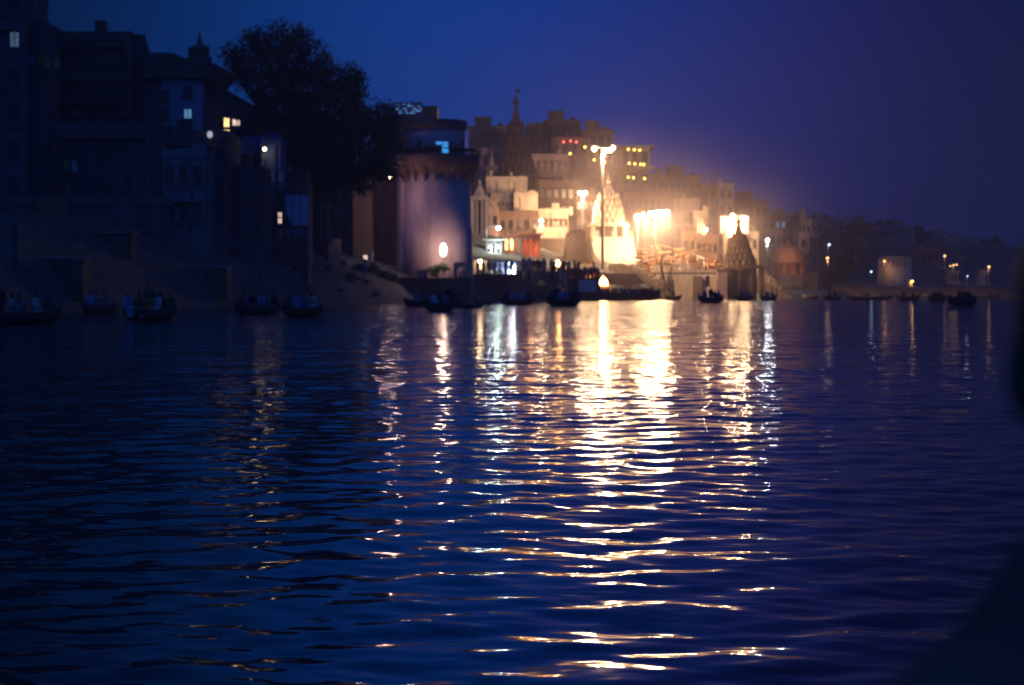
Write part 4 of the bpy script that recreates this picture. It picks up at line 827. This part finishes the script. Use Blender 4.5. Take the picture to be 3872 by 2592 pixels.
# ------------------------------------------------------------------ people
def blob(parts, vox, ratio, m, name):
    b = MB()
    for p in parts:
        if p[0] == 'c':
            _, p0, p1, r0, r1 = p; p0, p1 = Vector(p0), Vector(p1); b.tube([p0, p0.lerp(p1, .5), p1], [r0, (r0+r1)/2, r1], 10); b.ball(p0, r0, 10, 8); b.ball(p1, r1, 10, 8)
        else: b.ball(p[1], 1, 14, 10, p[2])
    o = b.build(name, m); md = o.modifiers.new('r', 'REMESH'); md.mode = 'VOXEL'; md.voxel_size = vox; md.use_smooth_shade = True
    s_ = o.modifiers.new('s', 'SMOOTH'); s_.iterations = 2; s_.factor = .5
    d = o.modifiers.new('d', 'DECIMATE'); d.ratio = ratio
    me = bpy.data.meshes.new_from_object(o.evaluated_get(bpy.context.evaluated_depsgraph_get())); me.name = name
    if not me.materials: me.materials.append(m)
    me.polygons.foreach_set('use_smooth', [True]*len(me.polygons)); bpy.data.objects.remove(o); return me
def V(*a): return Vector(a)
def person_meshes(key, J, vox=.013, robe='kurta', ratio=.28):
    """J: joints; faces -Y.  pelvis, chest, neck, head, then L/R shoulder, elbow, hand, hip, knee, foot"""
    P = []; hd = J['head']; nk = J['neck']; ch = J['chest']; pv = J['pelvis']
    P += [('e', hd, (.078, .095, .115)), ('e', hd+V(0, -.03, -.055), (.052, .06, .06)), ('c', hd+V(0, -.088, .0), hd+V(0, -.108, -.03), .011, .017), ('e', hd+V(.078, 0, -.01), (.012, .022, .032)), ('e', hd+V(-.078, 0, -.01), (.012, .022, .032)),
          ('e', hd+V(0, -.09, .03), (.05, .014, .012)), ('e', hd+V(0, -.082, -.065), (.026, .014, .009)),
          ('c', nk, hd+V(0, .01, -.08), .06, .05), ('e', ch, (.165, .105, .17)), ('e', (ch+pv)/2, (.14, .10, .16)), ('e', pv, (.165, .12, .12)), ('c', ch+V(.1, 0, .1), ch+V(-.1, 0, .1), .07, .07)]
    for s_ in ('L', 'R'):
        sh, el, ha, hp, kn, ft = (J[s_+k] for k in ('sh', 'el', 'ha', 'hp', 'kn', 'ft'))
        P += [('c', sh, el, .052, .04), ('c', el, ha, .038, .026), ('c', hp, kn, .085, .055), ('c', kn, ft, .052, .036), ('c', ft, ft+V(0, -.15, -.035), .035, .026), ('e', ft+V(0, .03, -.03), (.034, .045, .035))]
        d = (ha-el).normalized(); q = d.orthogonal().normalized(); q = V(1, 0, 0)-d*d.x
        q = q.normalized() if q.length > .2 else V(0, 1, 0); nn = d.cross(q)
        pm = ha+d*.05; P += [('c', ha, pm+q*.018, .022, .02), ('c', ha, pm-q*.018, .022, .02)]
        for k, (o_, L_) in enumerate(((-.030, .058), (-.010, .072), (.010, .068), (.030, .052))):
            a = ha+d*.075+q*o_; m_ = a+d*L_*.5+nn*.006; P += [('c', a-d*.02, m_, .0095, .0085), ('c', m_, m_+d*L_*.38+nn*.02, .0085, .0075)]
        P += [('c', ha+d*.02-q*.025, ha+d*.055-q*.058, .011, .0095), ('c', ha+d*.055-q*.058, ha+d*.085-q*.062+nn*.012, .0095, .008)]
    body = blob(P, vox, ratio, M['skin'], 'body_'+key)
    C = [('e', ch+V(0, 0, .01), (.195, .13, .185)), ('e', (ch+pv)/2, (.175, .13, .19)), ('e', pv, (.2, .155, .15)), ('c', ch+V(.12, 0, .1), ch+V(-.12, 0, .1), .09, .09)]
    for s_ in ('L', 'R'):
        sh, el, ha, hp, kn, ft = (J[s_+k] for k in ('sh', 'el', 'ha', 'hp', 'kn', 'ft'))
        C += [('c', sh, el, .072, .058)]+([('c', el, el.lerp(ha, .75), .056, .045)] if robe != 'vest' else [])
        C += [('c', hp, kn, .115, .085), ('c', kn, kn.lerp(ft, .82), .085, .07)]
    if robe == 'shawl': C += [('c', J['Lsh'], J['Rsh'], .1, .1), ('c', J['Lsh'], J['Lhp'], .1, .13), ('c', J['Rsh'], J['Rhp'], .1, .13)]
    if robe == 'sari': C += [('c', J['Lkn'], J['Rkn'], .11, .11), ('c', (J['Lhp']+J['Rhp'])/2, (J['Lkn']+J['Rkn'])/2, .17, .14), ('c', (J['Lkn']+J['Rkn'])/2, (J['Lft']+J['Rft'])/2+V(0, 0, .06), .14, .15), ('e', hd+V(0, .03, .02), (.10, .095, .125)), ('c', hd+V(0, .06, -.05), ch+V(0, .06, .1), .085, .12)]
    cloth = blob(C, .026, .5, CL['white'], 'clothes_'+key)
    h = blob([('e', hd+V(0, .022, .028), (.086, .088, .1)), ('e', hd+V(0, .045, -.02), (.075, .062, .07))], .018, .7, M['hair'], 'hair_'+key)
    return body, cloth, h
def joints(kind):
    J = {}
    if kind in ('stand', 'walk', 'raise', 'sari'):
        J.update(pelvis=V(0, 0, .95), chest=V(0, 0, 1.27), neck=V(0, .01, 1.43), head=V(0, -.01, 1.60))
        for s_, k in (('L', 1), ('R', -1)):
            J[s_+'sh'] = V(.185*k, 0, 1.38); J[s_+'el'] = V(.23*k, .02, 1.10); J[s_+'ha'] = V(.22*k, -.06, .86); J[s_+'hp'] = V(.09*k, 0, .92); J[s_+'kn'] = V(.10*k, -.01, .50); J[s_+'ft'] = V(.11*k, .02, .07)
        if kind == 'walk': J['Lkn'] = V(.1, -.16, .52); J['Lft'] = V(.1, -.22, .1); J['Rkn'] = V(-.1, .06, .5); J['Rft'] = V(-.1, .26, .1); J['Lha'] = V(.22, .16, .88); J['Rha'] = V(-.22, -.25, .95)
        if kind == 'raise': J['Rel'] = V(-.34, -.1, 1.25); J['Rha'] = V(-.25, -.28, 1.45)
    elif kind == 'lean':
        J = joints('sit'); J['head'] = V(.098, .02, .73); J['neck'] = V(.055, .05, .60); J['Lsh'] = V(.19, .05, .47); J['Rsh'] = V(-.17, .05, .58); J['Lel'] = V(.24, -.02, .2)
    else:
        lean = {'sit': 0, 'huddle': -.12, 'row': -.2, 'sitsari': -.04}[kind]
        J.update(pelvis=V(0, .05, .13), chest=V(0, .05+lean*.6, .46), neck=V(0, .05+lean, .62), head=V(0, .02+lean*1.15, .79))
        for s_, k in (('L', 1), ('R', -1)):
            J[s_+'sh'] = V(.18*k, .05+lean*.9, .56); J[s_+'el'] = V(.25*k, -.02+lean, .30); J[s_+'ha'] = V(.12*k, -.24+lean, .24); J[s_+'hp'] = V(.09*k, .02, .10); J[s_+'kn'] = V(.13*k, -.38, .14); J[s_+'ft'] = V(.12*k, -.42, -.28)
        if kind == 'huddle':
            for s_, k in (('L', 1), ('R', -1)): J[s_+'kn'] = V(.12*k, -.3, .36); J[s_+'ft'] = V(.1*k, -.36, .0); J[s_+'el'] = V(.24*k, -.2, .35); J[s_+'ha'] = V(.05*k, -.4, .36)
        if kind == 'row':
            for s_, k in (('L', 1), ('R', -1)): J[s_+'el'] = V(.26*k, -.22, .42); J[s_+'ha'] = V(.2*k, -.46, .40)
    return J
PM = {}
for kd, rb_ in (('stand', 'kurta'), ('walk', 'kurta'), ('raise', 'shawl'), ('sari', 'sari'), ('sit', 'kurta'), ('huddle', 'shawl'), ('row', 'vest'), ('sitsari', 'sari'), ('lean', 'shawl')):
    PM[kd] = person_meshes(kd, joints(kd), robe=rb_)
def person(kind, label, x, y, z, rz=0, cloth='white', group=None, s=1.0):
    root = thing('person', label, 'person', (x, y, z), R(rz), group); root.scale = (s, s, s)
    b, c, h = PM[kind]; inst(b, 'body', root); co_ = inst(c, 'clothes', root); inst(h, 'hair', root)
    co_.material_slots[0].link = 'OBJECT'; co_.material_slots[0].material = CL[cloth]; return root
ORD = 'first second third fourth fifth sixth seventh eighth ninth tenth eleventh twelfth thirteenth fourteenth fifteenth sixteenth seventeenth eighteenth nineteenth twentieth'.split()
def nth(i):
    if i < 20: return ORD[i]
    t, o_ = divmod(i+1, 10); T_ = {2: 'twent', 3: 'thirt', 4: 'fort', 5: 'fift'}[t]
    return T_+'ieth' if o_ == 0 else T_+'y-'+ORD[o_-1]
# ------------------------------------------------------------------ boats
_hc = {}
def hull_meshes(L, B, H):
    k = (round(L, 1), round(B, 1), round(H, 2))
    if k in _hc: return _hc[k]
    def ring(t, inset):
        bb = max(.03, (B/2)*(1-abs(t)**2.6)-inset); zg = H*(1+.55*abs(t)**2.4); zk = -.18+.5*abs(t)**3+inset
        return [(bb*math.sin(a) if abs(a) < 1.55 else bb*(1 if a > 0 else -1), zg-(zg-zk)*math.cos(a)**.75 if abs(a) < 1.55 else zg) for a in [-math.pi/2+math.pi*i/10 for i in range(11)]]
    N = 17; v = []; f = []
    for side, ins in ((0, 0), (1, .05)):
        for i in range(N):
            t = -1+2*i/(N-1)
            for (yy, zz) in ring(t, ins): v.append((t*(L/2-ins), yy, zz))
    n1 = N*11
    for i in range(N-1):
        for j in range(10):
            a = i*11+j; f.append((a, a+1, a+12, a+11)); f.append((n1+a, n1+a+11, n1+a+12, n1+a+1))
        for j in (0, 10):
            a = i*11+j; f.append((a, a+11, n1+a+11, n1+a))
    hb = MB(); hb.add(v, f); hull = hb.mesh('hull', M['wood'], True)
    gw = MB()
    for sg in (-1, 1): gw.tube([(t*L/2, sg*max(.03, (B/2)*(1-abs(t)**2.6)), H*(1+.55*abs(t)**2.4)+.02) for t in [-1+2*i/16 for i in range(17)]], .045, 5)
    gun = gw.mesh('gunwale', M['plank'])
    ns = max(2, int(L/1.3)); th = []
    for i in range(ns):
        t = -.72+1.44*i/(ns-1); w_ = (B/2)*(1-abs(t)**2.6)-.04; th.append((t*L/2, MB().box(-.16, .16, -w_, w_, H-.10, H-.05).mesh('seat_plank', M['plank'])))
    dk = []
    for sg in (-1, 1):
        t0, t1 = .8, .985; w0, w1 = (B/2)*(1-t0**2.6), (B/2)*(1-t1**2.6)+.02; z0, z1 = H*(1+.55*t0**2.4), H*(1+.55*t1**2.4)
        dk.append(MB().add([(sg*t0*L/2, -w0, z0), (sg*t0*L/2, w0, z0), (sg*t1*L/2, w1, z1), (sg*t1*L/2, -w1, z1), (sg*t0*L/2, -w0, z0-.05), (sg*t0*L/2, w0, z0-.05), (sg*t1*L/2, w1, z1-.05), (sg*t1*L/2, -w1, z1-.05)], [(0, 1, 2, 3), (4, 7, 6, 5), (0, 4, 5, 1), (1, 5, 6, 2), (2, 6, 7, 3), (3, 7, 4, 0)]).mesh('end_deck', M['plank']))
    fl = MB().box(-L*.36, L*.36, -B*.28, B*.28, 0.0, .04).mesh('floor_boards', M['plank'])
    _hc[k] = (hull, gun, th, dk, fl); return _hc[k]
CLN = ['white', 'blue', 'orange', 'grey', 'red', 'lightblue', 'brown', 'black', 'violet', 'green', 'yellow']
def boat(label, u0, u1, v, rot, who, oar=None, B=1.5, H=.48, name='rowing_boat', group=None, Lfix=None):
    """who: list of (position along -1..1, side, pose, cloth, facing, label)"""
    Y = 7443.0/(v-V0); W = (u1-u0)/F*Y; cx = X((u0+u1)/2, Y); a = R(rot)
    L = Lfix or max(2.2, (W-B*abs(math.sin(a))*.6)/max(.25, abs(math.cos(a)))); L = min(L, 12)
    yc = Y+abs(math.sin(a))*L*.3+B*.3
    root = thing(name, label, 'boat', (cx, yc, 0), a, group); hull, gun, th, dk, fl = hull_meshes(L, B, H)
    inst(hull, 'hull', root); inst(gun, 'gunwale', root); inst(fl, 'floor_boards', root)
    for x_, me in th: inst(me, 'seat_plank', root, (x_, 0, 0))
    for me in dk: inst(me, 'end_deck', root)
    rr = random.Random(int(u0*7+v))
    for (t, sd, pose, cl, face, lab) in who:
        lx, ly = t*L/2, sd*B*.3
        wx = cx+lx*math.cos(a)-ly*math.sin(a); wy = yc+lx*math.sin(a)+ly*math.cos(a)
        standing = pose in ('stand', 'raise', 'walk', 'sari')
        person(pose, lab, wx, wy, .045 if standing else H-.05+(.05 if pose != 'huddle' else 0), face, cl, 'people in boats', .97+.06*rr.random())
    if oar:
        for k, (t, sg, ang) in enumerate(oar):
            lx = t*L/2; p0 = Vector((lx, sg*B*.35, H+.32)); d = Vector((math.sin(R(ang)), sg*math.cos(R(ang)), -.22)).normalized()
            Mx = Matrix.Translation((cx, yc, 0)) @ Matrix.Rotation(a, 4, 'Z'); A, Bq = Mx @ (p0-d*.4), Mx @ (p0+d*2.2); C_ = Mx @ (p0+d*2.9)
            ro = thing('oar', 'wooden oar of the '+' '.join(label.split()[:11]).rstrip(','), 'oar', A, 0, 'oars')
            MB().tube([(0, 0, 0), Bq-A], .028, 6).build('shaft', M['plank'], ro)
            q = (C_-Bq); s2 = Vector((-q.y, q.x, 0)).normalized()*.09
            MB().add([Bq-A-s2*.5+V(0, 0, .02), Bq-A+s2*.5+V(0, 0, .02), C_-A+s2+V(0, 0, .01), C_-A-s2+V(0, 0, .01), Bq-A-s2*.5-V(0, 0, .02), Bq-A+s2*.5-V(0, 0, .02), C_-A+s2-V(0, 0, .01), C_-A-s2-V(0, 0, .01)], [(0, 1, 2, 3), (7, 6, 5, 4), (0, 4, 5, 1), (1, 5, 6, 2), (2, 6, 7, 3), (3, 7, 4, 0)]).build('blade', M['plank'], ro)
    return root
boat('large dark rowing boat cut by the left frame edge', -60, 132, 745, 20, [(-.75, .5, 'sit', 'grey', 20, 'person in grey at the left frame edge boat, furthest left'), (-.5, 0, 'stand', 'black', 0, 'dark standing person in the leftmost boat'), (-.15, .3, 'sit', 'white', 60, 'person in pale clothes left of centre in the leftmost boat'), (.0, -.5, 'huddle', 'grey', -30, 'hunched person in the leftmost boat'),
      (.42, .2, 'sit', 'white', 80, 'broad person in pale shirt right in the leftmost boat'), (.66, 0, 'huddle', 'brown', 40, 'person in brown at the right end of the leftmost boat')], [(.2, -1, 40)])
boat('second dark boat from the left carrying a colourful group', 60, 195, 712, 10, [(-.7, .3, 'sit', 'grey', 10, 'person in grey, left in the second boat'), (-.4, 0, 'sitsari', 'orange', 0, 'person in orange in the second boat'), (-.1, .4, 'sit', 'brown', 30, 'person in brown in the second boat'), (.2, 0, 'sit', 'lightblue', -20, 'person in light blue in the second boat'), (.55, .2, 'huddle', 'red', 60, 'person in red at the right of the second boat')])
boat('third dark boat from the left, small and low', 188, 256, 719, 25, [(-.5, 0, 'sit', 'lightblue', 30, 'person in teal blue in the third boat'), (-.1, .3, 'sit', 'grey', 90, 'person in grey in the third boat'), (.5, 0, 'row', 'grey', -90, 'rower of the small third boat')], [(.3, 1, 60)])
boat('crowded boat with orange clad people, centre of the left group', 268, 402, 736, 30, [(-.85, 0, 'sitsari', 'lightblue', 30, 'person with pale blue head cloth in the crowded left boat'), (-.6, -.4, 'row', 'orange', 70, 'rower in orange in the crowded left boat'), (-.35, .4, 'sit', 'red', 0, 'person in red behind the orange rower'), (-.1, -.3, 'sitsari', 'orange', 20, 'person in an orange shawl mid crowded boat'), (.05, .5, 'stand', 'brown', 0, 'standing person in brown in the crowded left boat'),
      (.25, -.2, 'sit', 'white', -30, 'person with white cap in the crowded left boat'), (.5, .3, 'sit', 'black', 10, 'dark clad person in the crowded left boat'), (.75, -.1, 'huddle', 'brown', 40, 'hunched person at the right end of the crowded left boat')], [(-.5, -1, -20)], B=1.7)
boat('dark boat with a pale oar, left of the pair near the bank', 530, 642, 722, 15, [(-.75, 0, 'row', 'red', 80, 'rower in red at the left end of the pair of boats'), (-.5, .2, 'sit', 'violet', 40, 'person in violet beside the red rower'), (-.2, -.2, 'sit', 'black', 0, 'dark person mid left paired boat'), (.15, .3, 'huddle', 'lightblue', 20, 'hunched person in pale blue in the left paired boat'), (.45, 0, 'huddle', 'grey', -40, 'hunched person in grey in the left paired boat'), (.7, .3, 'sit', 'black', -40, 'dark person at the right of the left paired boat')], [(-.7, -1, -55)])
boat('dark boat with a white shirted rower, right of the pair near the bank', 642, 738, 727, 20, [(-.6, .3, 'sit', 'brown', 10, 'brown clad person left in the right paired boat'), (-.35, -.2, 'sitsari', 'blue', 20, 'person with a blue head cloth in the right paired boat'), (-.05, .2, 'huddle', 'violet', 50, 'hunched violet clad person in the right paired boat'), (.6, 0, 'row', 'white', -70, 'rower in a white shirt at the right end of the paired boats')], [(.35, -1, -60)])
boat('small rowing boat with one pale rower left of the tower reflection', 930, 974, 702, 12, [(-.05, 0, 'row', 'lightblue', 20, 'lone rower in light blue before the tower')], None)
boat('nearest mid river boat with a yellowish hull before the tower', 974, 1036, 712.5, 10, [(-.35, 0, 'sit', 'white', 20, 'person in white in the mid river boat before the tower'), (.05, .3, 'sit', 'black', 40, 'dark person left in the mid river boat'), (.35, 0, 'huddle', 'grey', 0, 'hunched person in the mid river boat'), (.6, .2, 'stand', 'black', 10, 'standing dark person in the mid river boat')])
boat('dark boat just behind the nearest mid river boat', 1004, 1056, 702, 8, [(-.4, 0, 'sit', 'black', 0, 'dark person left in the boat behind'), (0, .2, 'sit', 'blue', 30, 'person in blue in the boat behind'), (.4, 0, 'sit', 'black', -20, 'dark person right in the boat behind')])
boat('empty low skiff right of the mid river boats', 1058, 1096, 705, 6, [], B=.9, H=.25)
boat('empty drifting skiff behind the low one', 1092, 1118, 697, -8, [], B=.8, H=.22)
boat('dark boat with five seated people below the bluish stall', 1145, 1225, 697.5, 8, [(-.7, 0, 'sit', 'black', 10, 'dark person at the left of the five person boat'), (-.4, .2, 'sit', 'lightblue', -10, 'person in light blue, left in the five person boat'), (-.05, 0, 'sit', 'blue', 20, 'person in blue mid five person boat'), (.15, .4, 'sitsari', 'lightblue', 0, 'person in a pale blue wrap in the five person boat'), (.6, 0, 'sit', 'black', -20, 'dark person at the right of the five person boat')])
boat('deep dark boat with pale blue figures right of the five person boat', 1248, 1331, 701, 10, [(-.6, .2, 'sit', 'black', 20, 'dark person left in the deep boat'), (-.35, 0, 'raise', 'black', 0, 'dark standing person in the deep boat'), (-.2, -.2, 'sit', 'lightblue', 10, 'person in pale blue in the deep boat'), (.1, 0, 'sit', 'blue', -20, 'person in blue in the deep boat'), (.45, .3, 'sit', 'black', 0, 'dark person right of centre in the deep boat'), (.7, 0, 'sit', 'black', 30, 'dark person at the right end of the deep boat')], B=1.7, H=.62)
rr = random.Random(5)
crowd = [(-.93+1.75*i/25+rr.uniform(-.02, .02), rr.choice((-.6, -.2, .3, .7)), rr.choice(('sit', 'sit', 'huddle', 'sitsari', 'stand', 'raise') if i > 3 else ('sit', 'huddle')), rr.choice(('black', 'black', 'brown', 'blue', 'grey', 'maroon')), rr.uniform(-60, 60), nth(i)+' passenger from the left packed on the long dark boat by the fire') for i in range(26)]
bt = boat('very long dark boat packed with passengers, moored below the fire', 1328, 1512, 687.5, 3, crowd, None, 2.2, .95, name='long_boat')
boat('dark covered boat right of the bright water patch', 1597, 1657, 693, 6, [(-.5, 0, 'sit', 'blue', 10, 'person in blue at the left of the boat right of the glare'), (0, .1, 'stand', 'black', 0, 'dark standing person in the boat right of the glare'), (.3, 0, 'sit', 'black', 20, 'dark person in the boat right of the glare'), (.6, .1, 'sit', 'lightblue', -10, 'person in pale blue at the right of that boat')], B=1.6, H=.55)
boat('low dark boat below the sunken temple', 1684, 1722, 688.5, 4, [(-.3, 0, 'sit', 'black', 0, 'dark person left in the boat below the sunken temple'), (.3, 0, 'sit', 'blue', 10, 'person in blue in the boat below the sunken temple')])
boat('tiny dark boat beneath the bluish white lamp', 1748, 1771, 688, 10, [(-.2, 0, 'sit', 'black', 0, 'dark person in the tiny boat under the white lamp'), (.4, 0, 'sit', 'blue', 20, 'person in blue in the tiny boat under the white lamp')])
boat('small dark boat beneath the lone lamp post', 1882, 1926, 687.5, 5, [(-.3, 0, 'sit', 'brown', 0, 'dim person left in the boat under the lone lamp'), (.3, 0, 'sit', 'black', 20, 'dim person right in the boat under the lone lamp')])
boat('long low dark boat between lone lamp and bastion', 1934, 2046, 686, 3, [(-.1, 0, 'sit', 'black', 10, 'dark person seated mid long low boat')], H=.4)
boat('dark boat below the round bastion', 2050, 2106, 687, 5, [(-.4, 0, 'sit', 'black', 0, 'dark person left in the boat below the bastion'), (.4, 0, 'sit', 'brown', 10, 'dark person right in the boat below the bastion')])
boat('dark boat left of the nearest right hand boat', 2124, 2168, 690, 6, [(-.3, 0, 'sit', 'black', 0, 'left dark person in the second boat from the right'), (0, .2, 'sit', 'black', 0, 'middle dark person in the second boat from the right'), (.4, 0, 'sit', 'brown', 20, 'right dark person in the second boat from the right')])
boat('nearest right hand boat with two dark rowers', 2168, 2240, 700, 8, [(-.3, 0, 'row', 'black', 60, 'left dark rower in the nearest right hand boat'), (.45, 0, 'sit', 'black', -10, 'right dark person in the nearest right hand boat'), (.1, .3, 'huddle', 'black', 0, 'hunched dark person between the two rowers')], [(.5, -1, 60)], B=1.8, H=.6)
boat('moored dark boat at the bank left of the covered boat', 1512, 1594, 684.5, 2, [(.2, 0, 'sit', 'blue', 0, 'person in blue in the moored boat'), (.5, 0, 'sit', 'green', 0, 'person in green in the moored boat')], H=.5)
boat('moored dark boat at the foot of the quay wall', 1085, 1140, 690, 4, [], H=.5)
for i, (u0, u1, v, nm) in enumerate(((1958, 1990, 682.5, 'small boat drawn up left below the bastion'), (1994, 2024, 682, 'small boat drawn up just below the bastion'), (2112, 2150, 683, 'low boat drawn up under the three yellow lamps'), (2176, 2210, 681.5, 'low boat drawn up between the far right lamps'), (2242, 2290, 682, 'furthest right boat drawn up under the last yellow lamp'), (1836, 1874, 684.5, 'boat drawn up below the orange domed pavilion'), (1520, 1560, 686.5, 'outer moored boat before the pale river wall'), (1440, 1500, 686.5, 'dark moored boat beyond the stern of the long boat'))):
    boat(nm, u0, u1, v, (-1)**i*5, [(0, 0, 'sit', 'black', 0, 'dim lone boatman in the '+nm)] if i % 2 == 0 else [])
# ------------------------------------------------------------------ people ashore
rr = random.Random(9)
poses = ('stand', 'stand', 'walk', 'raise', 'sari', 'sari')
us_ = sorted(rr.uniform(1194, 1372) for _ in range(58))
for i in range(58):
    u = us_[i]; x_ = 0; d = rr.uniform(5, 15); Y = shoreY(u)+d; x_ = X(u, Y)
    c_ = rr.choice(('white', 'white', 'brown', 'grey', 'orange', 'red', 'yellow', 'black'))
    person(rr.choice(poses), f'mourner in {c_}, {nth(i)} from the left in the crowd on the lit steps', x_, Y, sz(x_, Y), rr.uniform(0, 360), c_, 'crowd on the steps around the slanting fire', rr.uniform(.93, 1.05))
for i in range(24):
    u = 1277+93*i/23+rr.uniform(-1, 1); Y = 292+rr.uniform(0, 4)
    person(rr.choice(poses), nth(i)+' onlooker from the left in the dark row standing on the fire quay wall', X(u, Y), Y, Z(637, 291)-.001, rr.uniform(0, 360), rr.choice(('black', 'brown', 'maroon', 'grey')), 'onlookers along the quay wall top', rr.uniform(.93, 1.05)*.85 if i % 3 else 1)
for i in range(16):
    u = 1440+200*(i+rr.random()*.9)/16; Y = rr.uniform(331, 336) if u > 1500 else 330; x_ = X(u, Y)
    zz = Z(616, 330) if 1500 < u < 1634 else sz(x_, Y)
    person(rr.choice(poses), nth(i)+' small figure from the left among the firewood stacks', x_, Y if u < 1500 else 332+rr.uniform(0, 2), zz, rr.uniform(0, 360), rr.choice(('brown', 'grey', 'white', 'orange')), 'figures among the firewood', rr.uniform(.93, 1.05))
for i in range(7):
    u = 1092+13*i; Y = 262.0; person(rr.choice(poses), nth(i)+' shopper from the left standing before the lit quay stalls', X(u, Y), Y, Z(627, 259), rr.uniform(0, 360), rr.choice(('black', 'brown', 'white', 'blue')), 'shoppers by the stalls')
for u, v, Y, cl, lab in ((850, 628, 246, 'white', 'person in white by the lit doorway of the buttress'), (1066, 0, 241.8, 'black', 'dark person standing right of the little arched shrine'), (455, 0, 212, 'black', 'dark person standing alone on the left bank'), (522, 0, 216, 'brown', 'person in brown on the left bank slope'), (512, 0, 217, 'red', 'person in dull red on the left bank slope'),
                     (318, 0, 203, 'maroon', 'person in maroon on the left bank slope'), (330, 0, 203.5, 'brown', 'person in brown beside the one in maroon'), (618, 0, 226, 'blue', 'person in blue below the pale sheet shed'), (625, 0, 226.5, 'lightblue', 'person in pale blue below the pale sheet shed'), (835, 0, 232, 'blue', 'person in bright blue at the water edge left of the tower'), (757, 0, 231, 'blue', 'person in blue on the bank under the big tree')):
    x_ = X(u, Y); person(rr.choice(poses), lab, x_, Y, sz(x_, Y), rr.uniform(-60, 60), cl, None)
# ------------------------------------------------------------------ neighbour in our own boat, close at the right frame edge
nb = person('lean', 'person in dark maroon clothes sitting very close at the right frame edge', .468, 1.22, .735, 168, 'maroon')
ob = thing('own_boat', 'wooden boat carrying the photographer and the maroon clad neighbour', 'boat', (.3, -.6, 0), R(90)); hull, gun, th, dk, fl = hull_meshes(5.6, 2.4, .62)
inst(hull, 'hull', ob); inst(gun, 'gunwale', ob); inst(fl, 'floor_boards', ob)
for x_, me in th: inst(me, 'seat_plank', ob, (x_, 0, 0))
MB().box(1.75, 2.1, -.68, .66, .63, .70).build('bench', M['plank'], ob)
# ------------------------------------------------------------------ haze and smoke
def volume(name, col, dens, g):
    hm = bpy.data.materials.new(name); hm.use_nodes = True; n, l = hm.node_tree.nodes, hm.node_tree.links
    n.remove(n['Principled BSDF']); pv_ = n.new('ShaderNodeVolumePrincipled'); pv_.inputs['Color'].default_value = (*col, 1); pv_.inputs['Density'].default_value = dens; pv_.inputs['Anisotropy'].default_value = g
    l.new(pv_.outputs[0], n['Material Output'].inputs['Volume']); return hm
hz = MB().box(-900, 1100, -60, 1450, -7, 41).build('haze', volume('smoky river haze', (.86, .76, .90), .0006, .4)); hz['kind'] = 'stuff'
def smoke(cu, cv, Yc, ru, rv, ry, dens, col, g, sc_n):
    m = volume('pyre smoke', col, dens, g); n, l = m.node_tree.nodes, m.node_tree.links; pv = n['Principled Volume']
    t = n.new('ShaderNodeTexCoord'); gr = n.new('ShaderNodeTexGradient'); gr.gradient_type = 'QUADRATIC_SPHERE'; l.new(t.outputs['Object'], gr.inputs[0])
    no = n.new('ShaderNodeTexNoise'); no.inputs['Scale'].default_value = sc_n; no.inputs['Detail'].default_value = 2; l.new(t.outputs['Object'], no.inputs['Vector'])
    a = n.new('ShaderNodeMapRange'); l.new(no.outputs['Fac'], a.inputs[0]); a.inputs[1].default_value = .3; a.inputs[2].default_value = .7; a.inputs[3].default_value = .45*dens; a.inputs[4].default_value = 1.5*dens
    u = n.new('ShaderNodeMath'); u.operation = 'MULTIPLY'; l.new(gr.outputs['Fac'], u.inputs[0]); l.new(a.outputs[0], u.inputs[1]); l.new(u.outputs[0], pv.inputs['Density'])
    o = MB().ball((0, 0, 0), 1, 32, 20).build('smoke', m, None, (X(cu, Yc), Yc, Z(cv, Yc)), smooth=True); o.scale = (ru/F*Yc, ry, rv/F*Yc); o['kind'] = 'stuff'
smoke(1485, 535, 358, 500, 300, 74, .0145, (.94, .78, .76), .3, 3.0)
smoke(1282, 560, 312, 60, 75, 8, .06, (.94, .78, .70), .3, 2.0)
